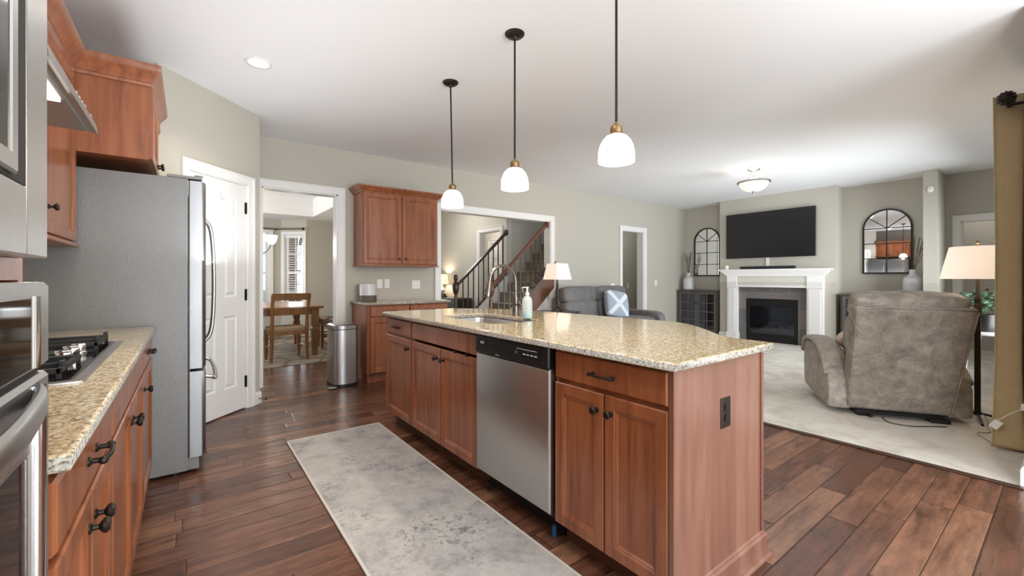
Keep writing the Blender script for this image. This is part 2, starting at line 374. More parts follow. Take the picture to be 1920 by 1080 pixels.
# ---------------------------------------------------------------- mesh helpers
OFF = {}
Z3 = Vector((0, 0, 1))
class Frame:
    """u = horizontal along a face, v = up, n = outwards from the face"""
    def __init__(s, o, u, n): s.o = Vector(o); s.u = Vector(u).normalized(); s.n = Vector(n).normalized()
    def p(s, u, v, n=0): return s.o + s.u * u + Z3 * v + s.n * n
class MB:
    def __init__(s): s.bm = bmesh.new()
    def face(s, pts):
        vs = [s.bm.verts.new(p) for p in pts]; s.bm.faces.new(vs); return s
    def hexa(s, p):
        v = [s.bm.verts.new(q) for q in p]
        for f in ((0, 3, 2, 1), (4, 5, 6, 7), (0, 1, 5, 4), (1, 2, 6, 5), (2, 3, 7, 6), (3, 0, 4, 7)):
            s.bm.faces.new([v[i] for i in f])
        return s
    def box(s, x0, x1, y0, y1, z0, z1):
        return s.hexa([(x0, y0, z0), (x1, y0, z0), (x1, y1, z0), (x0, y1, z0), (x0, y0, z1), (x1, y0, z1), (x1, y1, z1), (x0, y1, z1)])
    def fbox(s, F, u0, u1, v0, v1, n0, n1):
        return s.hexa([F.p(u0, v0, n0), F.p(u1, v0, n0), F.p(u1, v0, n1), F.p(u0, v0, n1), F.p(u0, v1, n0), F.p(u1, v1, n0), F.p(u1, v1, n1), F.p(u0, v1, n1)])
    def rings(s, F, u0, u1, v0, v1, prof, cap0=True, cap1=True):
        loops = []
        for i, n in prof:
            loops.append([s.bm.verts.new(F.p(a, b, n)) for a, b in ((u0 + i, v0 + i), (u1 - i, v0 + i), (u1 - i, v1 - i), (u0 + i, v1 - i))])
        for a, b in zip(loops, loops[1:]):
            for k in range(4): s.bm.faces.new([a[k], a[(k + 1) % 4], b[(k + 1) % 4], b[k]])
        if cap0: s.bm.faces.new(loops[0][::-1])
        if cap1: s.bm.faces.new(loops[-1])
        return s
    def ring_stack(s, loops, closed=True, cap=True):
        L = [[s.bm.verts.new(p) for p in lp] for lp in loops]; n = len(L[0])
        for a, b in zip(L, L[1:]):
            for k in range(n if closed else n - 1): s.bm.faces.new([a[k], a[(k + 1) % n], b[(k + 1) % n], b[k]])
        if cap and closed:
            s.bm.faces.new(L[0][::-1]); s.bm.faces.new(L[-1])
        return s
    def cyl(s, p0, p1, r0, r1=None, seg=16):
        return s.tube([p0, p1], [r0, r0 if r1 is None else r1], seg)
    def tube(s, pts, r, seg=10, squash=None, cap=True):
        pts = [Vector(p) for p in pts]; n = len(pts)
        if not isinstance(r, (list, tuple)): r = [r] * n
        T = []
        for i in range(n):
            a = pts[max(i - 1, 0)]; b = pts[min(i + 1, n - 1)]; T.append((b - a).normalized())
        ref = Vector((0, 0, 1)) if abs(T[0].z) < .9 else Vector((1, 0, 0))
        A = T[0].cross(ref).normalized(); loops = []
        for i in range(n):
            A = (A - T[i] * A.dot(T[i])).normalized(); B = T[i].cross(A)
            loops.append([pts[i] + (A * math.cos(2 * math.pi * k / seg) + B * math.sin(2 * math.pi * k / seg)) * r[i] for k in range(seg)])
        return s.ring_stack(loops, cap=cap)
    def lathe(s, o, prof, seg=28, mat=None, cap=True):
        o = Vector(o); loops = []
        for r, z in prof:
            lp = []
            for k in range(seg):
                a = 2 * math.pi * k / seg; q = Vector((max(r, .0004) * math.cos(a), max(r, .0004) * math.sin(a), z))
                if mat is not None: q = mat @ q
                lp.append(o + q)
            loops.append(lp)
        return s.ring_stack(loops, cap=cap)
    def ell(s, c, ax, e=1.0, rot=None, nu=28, nv=16, fn=None):
        """superellipsoid, e<1 boxier"""
        c = Vector(c)
        def sp(w, m): return math.copysign(abs(w) ** m, w)
        loops = []
        for j in range(nv + 1):
            ph = -math.pi / 2 + math.pi * j / nv
            if j in (0, nv): ph *= .985
            lp = []
            for i in range(nu):
                th = 2 * math.pi * i / nu
                q = Vector((ax[0] * sp(math.cos(ph), e) * sp(math.cos(th), e), ax[1] * sp(math.cos(ph), e) * sp(math.sin(th), e), ax[2] * sp(math.sin(ph), e)))
                if fn: q = fn(q)
                if rot is not None: q = rot @ q
                lp.append(c + q)
            loops.append(lp)
        return s.ring_stack(loops)
    def prism(s, poly, z0, z1):
        return s.ring_stack([[(x, y, z0) for x, y in poly], [(x, y, z1) for x, y in poly]])
    def fprism(s, F, poly, n0, n1):
        return s.ring_stack([[F.p(u, v, n0) for u, v in poly], [F.p(u, v, n1) for u, v in poly]])
    def sweep(s, prof, path, closed=False):
        """prof: (outward, z) list; path: (x, y) list, outward = right hand side of travel; mitred"""
        P = [Vector((p[0], p[1])) for p in path]; n = len(P); loops = []
        for i in range(n):
            d0 = (P[i] - P[i - 1]).normalized() if (i > 0 or closed) else None
            d1 = (P[(i + 1) % n] - P[i]).normalized() if (i < n - 1 or closed) else None
            if d0 is None: d0 = d1
            if d1 is None: d1 = d0
            n0 = Vector((d0.y, -d0.x)); n1 = Vector((d1.y, -d1.x)); m = (n0 + n1).normalized()
            m = m / max(.25, m.dot(n0))
            loops.append([Vector((P[i].x + m.x * o, P[i].y + m.y * o, z)) for o, z in prof])
        if closed: 
            L = [[s.bm.verts.new(p) for p in lp] for lp in loops]; k = len(prof)
            for i in range(n):
                a = L[i]; b = L[(i + 1) % n]
                for j in range(k): s.bm.faces.new([a[j], a[(j + 1) % k], b[(j + 1) % k], b[j]])
            return s
        return s.ring_stack(loops)
    def xf(s, mat): bmesh.ops.transform(s.bm, matrix=mat, verts=s.bm.verts[:]); return s
    def build(s, name, mat, parent=None, smooth=False, bevel=0, bseg=2, sub=0, auto=35, origin=None, solid=0):
        bmesh.ops.recalc_face_normals(s.bm, faces=s.bm.faces[:])
        if parent is not None: off = OFF[parent.name]
        else:
            xs = [v.co for v in s.bm.verts]
            off = Vector(origin) if origin is not None else Vector(((min(v.x for v in xs) + max(v.x for v in xs)) / 2, (min(v.y for v in xs) + max(v.y for v in xs)) / 2, min(v.z for v in xs)))
        bmesh.ops.translate(s.bm, vec=-off, verts=s.bm.verts[:])
        me = bpy.data.meshes.new(name); s.bm.to_mesh(me); s.bm.free()
        me.materials.append(M[mat] if isinstance(mat, str) else mat)
        o = bpy.data.objects.new(name, me); COL.objects.link(o)
        if parent is not None: o.parent = parent
        else: o.location = off
        OFF[o.name] = off
        if smooth:
            for p in me.polygons: p.use_smooth = True
        if solid:
            md = o.modifiers.new('solid', 'SOLIDIFY'); md.thickness = solid; md.offset = 0
        if bevel:
            md = o.modifiers.new('bevel', 'BEVEL'); md.width = bevel; md.segments = bseg; md.limit_method = 'ANGLE'; md.angle_limit = R(40)
            for p in me.polygons: p.use_smooth = True
            md.harden_normals = True
        if sub:
            md = o.modifiers.new('sub', 'SUBSURF'); md.levels = sub; md.render_levels = sub
        if smooth and not sub and auto:
            me.update()
            try: me.set_sharp_from_angle(angle=R(auto))
            except Exception: pass
        return o
def slab(name, outer, holes, z0, z1, bev, mat, parent=None):
    cu = bpy.data.curves.new(name + '_outline', 'CURVE'); cu.dimensions = '2D'; cu.fill_mode = 'BOTH'
    cu.extrude = (z1 - z0) / 2 - bev; cu.bevel_depth = bev; cu.bevel_resolution = 3; cu.offset = -bev
    for pl in [outer] + holes:
        sp = cu.splines.new('POLY'); sp.points.add(len(pl) - 1); sp.use_cyclic_u = True
        for p, q in zip(sp.points, pl): p.co = (q[0], q[1], 0, 1)
    t = bpy.data.objects.new(name + '_outline', cu)
    COL.objects.link(t); bpy.context.view_layer.update()
    me = bpy.data.meshes.new_from_object(t.evaluated_get(bpy.context.evaluated_depsgraph_get()))
    bpy.data.objects.remove(t); bpy.data.curves.remove(cu)
    xs = [v.co for v in me.vertices]; off = OFF[parent.name] if parent else Vector((sum(v.x for v in xs) / len(xs), sum(v.y for v in xs) / len(xs), z0))
    for v in me.vertices: v.co += Vector((0, 0, (z0 + z1) / 2)) - off
    me.materials.clear(); me.materials.append(M[mat]); me.name = name
    o = bpy.data.objects.new(name, me); COL.objects.link(o)
    if parent: o.parent = parent
    else: o.location = off
    OFF[o.name] = off
    return o
def tag(o, label, cat, group=None, kind=None):
    o['label'] = label; o['category'] = cat
    if group: o['group'] = group
    if kind: o['kind'] = kind
    return o
def thing(name, label, cat, loc=(0, 0, 0), rotz=0, group=None, local=False):
    o = bpy.data.objects.new(name, None); COL.objects.link(o); o.empty_display_size = .1
    o.location = loc; o.rotation_euler = (0, 0, rotz); tag(o, label, cat, group)
    OFF[o.name] = Vector((0, 0, 0)) if local else Vector(loc)
    return o
def struct(o): o['kind'] = 'structure'; return o
def dup(root, loc, rotz=0, label=None, group=None):
    r = root.copy(); COL.objects.link(r); r.location = loc; r.rotation_euler = (0, 0, rotz)
    if label: r['label'] = label
    if group: r['group'] = group
    for ch in list(root.children):
        c = ch.copy(); COL.objects.link(c); c.parent = r
        for g in list(ch.children):
            d = g.copy(); COL.objects.link(d); d.parent = c
    OFF[r.name] = OFF[root.name]
    return r
def rrect(x0, x1, y0, y1, r, n=6):
    out = []
    for cx, cy, a0 in ((x1 - r, y1 - r, 0), (x0 + r, y1 - r, 90), (x0 + r, y0 + r, 180), (x1 - r, y0 + r, 270)):
        for i in range(n + 1):
            a = R(a0 + 90 * i / n); out.append((cx + r * math.cos(a), cy + r * math.sin(a)))
    return out
def smoothpath(pts, n=6):
    """Catmull-Rom through points"""
    P = [Vector(p) for p in pts]; out = []
    for i in range(len(P) - 1):
        a = P[max(i - 1, 0)]; b = P[i]; c = P[i + 1]; d = P[min(i + 2, len(P) - 1)]
        for k in range(n):
            t = k / n
            out.append(.5 * ((2 * b) + (c - a) * t + (2 * a - 5 * b + 4 * c - d) * t * t + (3 * b - a - 3 * c + d) * t ** 3))
    out.append(P[-1]); return out

# cabinet fittings
def panel_door(F, u0, u1, v0, v1, parent, mat='cherry', st=.058, th=.02, name='door'):
    m = MB(); m.rings(F, u0, u1, v0, v1, [(0, -th), (0, -.004), (.004, 0), (st - .012, 0), (st - .007, -.004), (st - .003, -.004), (st + .004, -.010), (st + .006, -.010)])
    return m.build(name, mat, parent)
def slab_front(F, u0, u1, v0, v1, parent, mat='cherry_h', th=.02, name='drawer'):
    m = MB(); m.rings(F, u0, u1, v0, v1, [(0, -th), (0, -.006), (.006, 0)]); return m.build(name, mat, parent)
def axis_mat(n):
    return n.to_track_quat('Z', 'Y').to_matrix()
def knob(F, u, v, parent, mat='bronze', s=1):
    m = MB(); m.lathe(F.p(u, v, 0), [(0, 0), (.011 * s, 0), (.011 * s, .003), (.006 * s, .006), (.0055 * s, .015), (.010 * s, .018), (.0155 * s, .023), (.016 * s, .028), (.012 * s, .033), (0, .034)], 18, axis_mat(F.n), cap=True)
    return m.build('knob', mat, parent, smooth=True)
def pull(F, u, v, L, parent, mat='bronze', vertical=False):
    m = MB(); d = (0, 1) if vertical else (1, 0); h = L / 2
    P = lambda t, n: F.p(u + d[0] * t, v + d[1] * t, n)
    pts = [P(-h * .98, .024), P(-h * .5, .029), P(0, .031), P(h * .5, .029), P(h * .98, .024)]
    m.tube(smoothpath(pts, 4), .0052, 10)
    for sgn in (-1, 1):
        m.lathe(P(sgn * h * .86, 0), [(0, 0), (.010, 0), (.010, .003), (.0055, .007), (.0055, .024)], 14, axis_mat(F.n))
        m.ell(P(sgn * h * .97, .024), (.0085, .0085, .0085), 1, None, 12, 8)
    return m.build('handle', mat, parent, smooth=True)
def carcass(F, u0, u1, v0, v1, depth, parent, mat='cherry', open_top=False, t=.018, inset=.0205):
    m = MB()
    if open_top:
        m.fbox(F, u0, u0 + t, v0, v1, -depth, -inset); m.fbox(F, u1 - t, u1, v0, v1, -depth, -inset)
        m.fbox(F, u0 + t, u1 - t, v0, v0 + t, -depth, -inset); m.fbox(F, u0 + t, u1 - t, v0 + t, v1, -depth, -depth + t)
        m.fbox(F, u0 + t, u1 - t, v1 - .04, v1, -inset - t, -inset)
    else: m.fbox(F, u0, u1, v0, v1, -depth, -inset)
    return m.build('body', mat, parent)
def plate(F, u, v, parent=None, w=.07, h=.115, kind='outlet', gang=1, mat='whiteplastic', label='', name=None, group=None):
    name = name or ('wall_outlet' if kind == 'outlet' else 'light_switch')
    W = w + .046 * (gang - 1); loc = F.p(u, v - h / 2, 0)
    t = thing(name, label, 'outlet' if kind == 'outlet' else 'switch', loc, 0, group) if parent is None else parent
    m = MB(); m.rings(F, u - W / 2, u + W / 2, v - h / 2, v + h / 2, [(0, 0), (0, .003), (.004, .006)]); p = m.build('cover_plate', mat, t)
    for g in range(gang):
        uu = u + (g - (gang - 1) / 2) * .046
        if kind == 'outlet':
            for dv in (-.02, .02):
                mm = MB(); mm.fprism(F, [(uu + .016 * math.cos(a), v + dv + .0145 * math.sin(a)) for a in [2 * math.pi * i / 16 for i in range(16)]], .006, .009)
                r = mm.build('receptacle', mat, t)
                sl = MB()
                for du in (-.006, .006): sl.fbox(F, uu + du - .0012, uu + du + .0012, v + dv - .003, v + dv + .006, .009, .0096)
                sl.build('slot', 'dark', r)
        else:
            mm = MB(); mm.fbox(F, uu - .016, uu + .016, v - .033, v + .033, .006, .009); mm.build('rocker', mat, t, bevel=.001)
    return t

# ================================================================ THE SETTING
CH = 2.74
YB = 5.36          # back wall face
def wallm(name, boxes, mat='wall'):
    m = MB()
    for b in boxes: m.box(*b)
    return struct(m.build(name, mat))
struct(MB().box(-2.6, 3.76, -3.4, 10.4, -.05, 0).build('floor', 'floor', origin=(0, 0, 0)))
struct(MB().box(3.76, 10.6, 5.50, 10.4, -.05, 0).build('floor', 'floor', origin=(0, 0, 0)))
struct(MB().box(3.76, 10.6, -.2, 5.50, -.05, .006).build('floor', 'carpet', origin=(0, 0, 0)))
struct(MB().box(-.95, 10.7, -3.15, 5.45, CH, CH + .1).build('ceiling', 'ceiling'))
# back wall with three openings
o1, o2, o3 = (.638, 1.43, 2.19), (2.80, 4.87, 2.15), (6.75, 7.43, 2.13)
y0, y1 = YB, YB + .14
wallm('wall_back', [(.40, o1[0], y0, y1, 0, CH), (o1[0], o1[1], y0, y1, o1[2], CH), (o1[1], o2[0], y0, y1, 0, CH), (o2[0], o2[1], y0, y1, o2[2], CH),
                    (o2[1], o3[0], y0, y1, 0, CH), (o3[0], o3[1], y0, y1, o3[2], CH), (o3[1], 9.2, y0, y1, 0, CH)])
# pantry: diagonal wall and its return
PF = Frame((.547, 4.72, 0), (-1, -1, 0), (1, -1, 0))
m = MB(); D0, D1, DH = .16, .772, 2.05
m.fbox(PF, 0, D0, 0, CH, -.12, 0); m.fbox(PF, D1, 1.02, 0, CH, -.12, 0); m.fbox(PF, D0, D1, DH, CH, -.12, 0)
m.hexa([(.547, 4.72, 0), (.547, YB, 0), (.40, YB, 0), (.40, 4.75, 0), (.547, 4.72, CH), (.547, YB, CH), (.40, YB, CH), (.40, 4.75, CH)])
struct(m.build('wall_pantry', 'wall'))
wallm('wall_pantry_side', [(-.9, -.17, 4.19, 4.31, 0, CH)])
# kitchen left wall with the breakfast window, wall behind the camera with a wide glazed door
wallm('wall_left', [(-.9, -.8, -3.1, -2.6, 0, CH), (-.9, -.8, -1.2, 4.25, 0, CH), (-.9, -.8, -2.6, -1.2, 0, .6), (-.9, -.8, -2.6, -1.2, 2.2, CH)])
wallm('wall_front', [(-.9, -.2, -3.1, -3.0, 0, CH), (-.2, 3.3, -3.1, -3.0, 2.25, CH), (3.3, 3.93, -3.1, -3.0, 0, CH)])
wallm('wall_breakfast', [(3.79, 3.93, -3.0, .18, 0, CH)])
wallm('wall_right', [(3.93, 5.8, .05, .18, 0, CH), (8.2, 9.2, .05, .18, 0, CH), (5.8, 8.2, .05, .18, 0, .45), (5.8, 8.2, .05, .18, 2.2, CH)])
# far wall: niches, chimney breast, column and the side opening
wallm('wall_far', [(8.97, 9.15, 2.42, YB, 0, CH), (8.97, 9.15, 1.25, 2.42, 0, CH), (9.06, 9.2, 1.03, 1.25, 0, CH), (9.06, 9.2, .05, .30, 0, CH), (9.06, 9.2, .30, 1.03, 2.03, CH)])
wallm('wall_column', [(8.45, 9.06, 1.19, 1.34, 0, CH)])
wallm('wall_chimney', [(8.595, 8.97, 2.42, 2.97, 0, CH), (8.595, 8.97, 3.85, 4.37, 0, CH), (8.595, 8.97, 2.97, 3.85, .81, CH)])
wallm('wall_side_room', [(10.4, 10.5, -.2, 2.0, 0, CH), (9.2, 10.5, 1.9, 2.0, 0, CH), (9.2, 10.5, -.2, -.1, 0, CH)])
struct(MB().box(9.15, 10.6, -.3, 2.1, CH, CH + .1).build('ceiling', 'ceiling'))
# hallway behind the narrow doorway
wallm('wall_hallway', [(6.1, 9.2, 6.6, 6.7, 0, CH), (6.0, 6.1, 5.5, 6.7, 0, CH), (9.1, 9.2, 5.5, 6.6, 0, CH)])
# foyer and stair walls
FX = 4.79
wallm('wall_foyer', [(FX, FX + .12, 6.5, 6.69, 0, 3.1), (FX, FX + .12, 6.69, 7.43, 2.12, 3.1), (FX, FX + .12, 7.43, 9.6, 0, 3.1), (2.62, 2.75, 5.5, 9.6, 0, 3.1)], 'wall_light')
wallm('wall_foyer_front', [(2.62, 3.4, 9.5, 9.62, 0, 3.1), (4.4, 4.9, 9.5, 9.62, 0, 3.1), (3.4, 4.4, 9.5, 9.62, 2.4, 3.1)], 'wall_light')
wallm('wall_stair', [(FX + .12, 6.1, 6.5, 6.62, 0, 3.1)], 'wall')
struct(MB().box(2.6, 9.3, 5.5, 9.7, 3.1, 3.2).build('ceiling', 'ceiling'))
wallm('wall_hall_beyond', [(6.0, 6.1, 6.7, 9.6, 0, 3.1), (FX + .12, 6.0, 9.5, 9.6, 0, 3.1)], 'wall_light')
# dining room: bay at the far end, tray ceiling
BAY = [(2.60, 9.5), (1.93, 9.5), (1.53, 9.9), (.27, 9.9), (-.13, 9.5), (-2.3, 9.5)]
BF = Frame((1.93, 9.5, 0), (-.4, .4, 0), (-1, -1, 0))          # angled bay side, faces the room
BL = math.hypot(.4, .4)
wallm('wall_dining_side', [(2.54, 2.62, 5.5, 9.6, 0, 2.9)])
wallm('wall_dining_left', [(-2.4, -2.3, 5.5, 7.0, 0, 2.9), (-2.4, -2.3, 9.0, 9.6, 0, 2.9), (-2.4, -2.3, 7.0, 9.0, 0, .6), (-2.4, -2.3, 7.0, 9.0, 2.2, 2.9)])
wallm('wall_dining_near', [(-2.4, .4, 5.42, 5.5, 0, 2.9)])
m = MB(); W0, W1, WZ0, WZ1 = .06, .50, .50, 2.09
m.box(1.93, 2.62, 9.5, 9.62, 0, 2.9); m.box(-2.4, -.13, 9.5, 9.62, 0, 2.9)
m.fbox(BF, 0, W0, 0, 2.9, -.12, 0); m.fbox(BF, W1, BL, 0, 2.9, -.12, 0); m.fbox(BF, W0, W1, 0, WZ0, -.12, 0); m.fbox(BF, W0, W1, WZ1, 2.9, -.12, 0)
m.box(1.31, 1.56, 9.9, 10.02, 0, 2.9); m.box(.25, .47, 9.9, 10.02, 0, 2.9); m.box(.47, 1.31, 9.9, 10.02, 0, WZ0); m.box(.47, 1.31, 9.9, 10.02, WZ1, 2.9)
m.hexa([(-.13, 9.5, 0), (.27, 9.9, 0), (.19, 9.98, 0), (-.21, 9.58, 0), (-.13, 9.5, 2.9), (.27, 9.9, 2.9), (.19, 9.98, 2.9), (-.21, 9.58, 2.9)])
struct(m.build('wall_dining_bay', 'wall'))
m = MB(); m.box(-2.4, 2.62, 5.5, 10.1, 2.74, 2.84); m.box(-2.3, 2.54, 9.0, 10.0, 2.39, 2.74); m.box(1.95, 2.54, 5.5, 9.0, 2.39, 2.74); m.box(-2.3, -1.7, 5.5, 9.0, 2.39, 2.74)
struct(m.build('ceiling', 'ceiling'))

# casings: boards round the openings, with the lining of the opening
TN = [0]
def casing(F, u0, u1, v1, w=.085, lining=.14, v0=0, sill=False, mat='white', th=.018):
    TN[0] += 1; m = MB()
    for a, b, c, d in ((u0 - w, u0, v0, v1 + w), (u1, u1 + w, v0, v1 + w), (u0, u1, v1, v1 + w)):
        m.fbox(F, a, b, c, d, .001, th)
    m.fbox(F, u0 - w, u0 - w + .014, v0, v1 + w, th, th + .008); m.fbox(F, u1 + w - .014, u1 + w, v0, v1 + w, th, th + .008); m.fbox(F, u0 - w + .014, u1 + w - .014, v1 + w - .014, v1 + w, th, th + .008)
    t = .014
    m.fbox(F, u0 - .001, u0 + t, v0, v1, -lining - .004, .004); m.fbox(F, u1 - t, u1 + .001, v0, v1, -lining - .004, .004); m.fbox(F, u0, u1, v1 - t, v1 + .001, -lining - .004, .004)
    if sill:
        m.fbox(F, u0 - w, u1 + w, v0 - w, v0, .001, th); m.fbox(F, u0, u1, v0 - .001, v0 + t, -lining, .03)
    return struct(m.build('trim_%d' % TN[0], mat))
WB = Frame((0, YB, 0), (1, 0, 0), (0, -1, 0))
casing(WB, o1[0], o1[1], o1[2]); casing(WB, o2[0], o2[1], o2[2]); casing(WB, o3[0], o3[1], o3[2])
WBb = Frame((0, YB + .14, 0), (1, 0, 0), (0, 1, 0))
casing(PF, D0, D1, DH, w=.07, lining=.02)
WF = Frame((9.06, 0, 0), (0, 1, 0), (-1, 0, 0)); casing(WF, .30, 1.03, 2.03)
FF = Frame((FX, 0, 0), (0, 1, 0), (-1, 0, 0)); casing(FF, 6.69, 7.43, 2.12, lining=.12)
FH = Frame((6.0, 0, 0), (0, 1, 0), (-1, 0, 0)); casing(FH, 8.0, 8.8, 2.05, lining=0)
casing(BF, W0, W1, WZ1, w=.055, v0=WZ0, sill=True, lining=.11); WY = Frame((0, 9.9, 0), (1, 0, 0), (0, -1, 0)); casing(WY, .47, 1.31, WZ1, w=.07, v0=WZ0, sill=True, lining=.11)
# threshold strip between planks and carpet
struct(MB().prism([(3.735, .18), (3.775, .18), (3.775, YB), (3.735, YB)], 0, .012).build('trim_20', 'railwood', bevel=.004))
# baseboards
def base(name, path, h=.11):
    m = MB(); m.sweep([(.0, 0), (.014, 0), (.014, h - .02), (.008, h - .005), (.004, h), (0, h)], path); return struct(m.build(name, 'white'))
base('baseboard_back', [(1.515, YB - .001), (1.60, YB - .001)]); base('baseboard_back', [(2.63, YB - .001), (2.715, YB - .001)])
base('baseboard_back', [(4.96, YB - .001), (6.66, YB - .001)]); base('baseboard_back', [(7.52, YB - .001), (8.96, YB - .001)])
a = PF.p(.085, 0, .001); b = PF.p(.0, 0, .001)
base('baseboard_pantry', [(a.x, a.y), (b.x + .0005, b.y), (.548, YB - .02)])
base('baseboard_wall_end', [(3.789, -2.9), (3.789, .181), (5.7, .181)][::-1][::-1] if False else [(5.7, .181), (3.789, .181), (3.789, -2.9)], .12)
base('baseboard_chimney', [(8.96, 4.371), (8.594, 4.371), (8.594, 4.20)]); base('baseboard_chimney', [(8.594, 2.60), (8.594, 2.419), (8.96, 2.419)])
base('baseboard_dining', [(1.93, 9.498), (2.53, 9.498)]); base('baseboard_foyer', [(FX - .001, 9.4), (FX - .001, 7.53)])

# windows
WN = [0]
def window(F, u0, u1, v0, v1, cols=2, rows=2, depth=-.06, sash=True):
    WN[0] += 1
    t = bpy.data.objects.new('window_%d' % WN[0], None); COL.objects.link(t); t.location = F.p((u0 + u1) / 2, v0, depth); OFF[t.name] = t.location.copy(); struct(t)
    m = MB(); w = .04
    for a, b, c, d in ((u0, u0 + w, v0, v1), (u1 - w, u1, v0, v1), (u0 + w, u1 - w, v0, v0 + w), (u0 + w, u1 - w, v1 - w, v1)): m.fbox(F, a, b, c, d, depth - .02, depth + .02)
    vm = (v0 + v1) / 2
    if sash: m.fbox(F, u0 + w, u1 - w, vm - .02, vm + .02, depth - .018, depth + .018)
    m.build('window_frame', 'white', t)
    m = MB()
    for i in range(1, cols): uu = u0 + (u1 - u0) * i / cols; m.fbox(F, uu - .007, uu + .007, v0 + w, v1 - w, depth - .008, depth + .008)
    for i in range(1, rows):
        vv = v0 + (v1 - v0) * i / rows
        if sash and abs(vv - vm) < .03: continue
        m.fbox(F, u0 + w, u1 - w, vv - .007, vv + .007, depth - .008, depth + .008)
    m.build('muntin', 'white', t)
    m = MB(); m.fbox(F, u0 + w, u1 - w, v0 + w, v1 - w, depth - .003, depth + .003); m.build('pane', 'glass', t)
    return t
window(BF, W0 + .014, W1 - .014, WZ0 + .014, WZ1 - .014, 2, 4)
window(WY, .484, 1.296, WZ0 + .014, WZ1 - .014, 3, 4)
window(Frame((-.8, 0, 0), (0, 1, 0), (1, 0, 0)), -2.6, -1.2, .6, 2.2, 3, 4)
window(Frame((0, .18, 0), (1, 0, 0), (0, 1, 0)), 5.8, 8.2, .45, 2.2, 4, 4)
window(Frame((0, -3.0, 0), (1, 0, 0), (0, 1, 0)), -.2, 3.3, 0, 2.25, 4, 1, sash=False)
window(Frame((-2.3, 0, 0), (0, 1, 0), (1, 0, 0)), 7.0, 9.0, .6, 2.2, 3, 4)
window(Frame((0, 9.5, 0), (1, 0, 0), (0, -1, 0)), 3.4, 4.4, 0, 2.4, 2, 4)
# blinds in the bay windows
def blind(F, u0, u1, v0, v1, n, label):
    t = thing('window_blind', label, 'blind', F.p((u0 + u1) / 2, v0, -.03), 0, 'white slatted blinds in the dining bay')
    MB().fbox(F, u0, u1, v1 - .045, v1, -.045, -.005).build('head_rail', 'white', t)
    m = MB()
    for i in range(n):
        v = v1 - .07 - i * .048
        if v < v0: break
        m.hexa([F.p(u0, v, -.044), F.p(u1, v, -.044), F.p(u1, v - .006, -.006), F.p(u0, v - .006, -.006), F.p(u0, v + .003, -.044), F.p(u1, v + .003, -.044), F.p(u1, v - .003, -.006), F.p(u0, v - .003, -.006)])
    m.build('slats', 'white', t)
    m = MB()
    for uu in (u0 + .06, u1 - .06): m.cyl(F.p(uu, v0 + .02, -.025), F.p(uu, v1 - .03, -.025), .0012, seg=6)
    m.build('ladder_cord', 'white', t)
    return t
blind(BF, W0 + .02, W1 - .02, WZ0 + .03, WZ1 - .02, 40, 'white slatted blind in the angled bay window of dining room')
blind(WY, .49, 1.29, WZ0 + .03, WZ1 - .02, 40, 'white slatted blind in the straight bay window left of the angled one')
# curtain rod round the bay
t = thing('curtain_rod', 'thin dark curtain rod running above the dining bay windows', 'curtain rod', (1.5, 9.8, 2.15))
q = lambda u, n: BF.p(u, 2.185, n)
e0 = q(.02, .09); e1 = Vector((1.53 - .055, 9.9 - .11, 2.185)); m = MB(); m.tube([e0, e1, (.3, 9.79, 2.185)], .011, 10); m.build('rod', 'rod', t, smooth=True)
m = MB(); m.ell(e0, (.028, .028, .028)); m.build('finial', 'rod', t, smooth=True)
m = MB(); m.cyl(e1, (1.50, 9.90, 2.185), .007); m.lathe((1.44, 9.9, 2.185), [(0, 0), (.02, 0), (.02, .006), (0, .006)], 12, axis_mat(Vector((0, -1, 0)))); m.build('bracket', 'rod', t, smooth=True)

# outside
tag(MB().box(-30, 30, 10.2, 60, -.5, -.35).build('lawn', 'grass'), 'winter lawn outside behind the dining bay windows', 'lawn', kind='stuff')
tag(MB().box(1.72, 2.05, 11.0, 11.6, -.35, 4.5).build('brick_pier', 'brick'), 'brown brick pier outside seen through left half of angled bay window', 'brick pier')
def tree(x, y, h, label, seed):
    rnd = random.Random(seed); m = MB()
    def br(p, d, L, r, lv):
        q = p + d * L; m.tube([p, (p + q) / 2 + Vector((rnd.uniform(-.05, .05), 0, rnd.uniform(-.03, .05))) * L, q], [r, r * .8, r * .6], 5)
        if lv == 0: return
        for _ in range(3):
            nd = (d + Vector((rnd.uniform(-.8, .8), rnd.uniform(-.8, .8), rnd.uniform(-.2, .6)))).normalized(); br(q, nd, L * rnd.uniform(.6, .8), r * .6, lv - 1)
    br(Vector((x, y, -.36)), Vector((0, 0, 1)), h * .28, .14, 5)
    return tag(m.build('bare_tree', 'bark', smooth=True), label, 'tree')
tree(3.6, 19, 8, 'bare winter tree outside seen through the angled bay window', 3)
tree(1.9, 21, 7, 'bare winter tree outside farther left behind the straight bay window', 5)

# ================================================================ PANTRY DOOR
d = bpy.data.objects.new('door_1', None); COL.objects.link(d); d.location = PF.p((D0 + D1) / 2, 0, 0); OFF[d.name] = d.location.copy(); struct(d)
m = MB(); g = .004
u0, u1, v0, v1 = D0 + .016, D1 - .016, .012, DH - .016
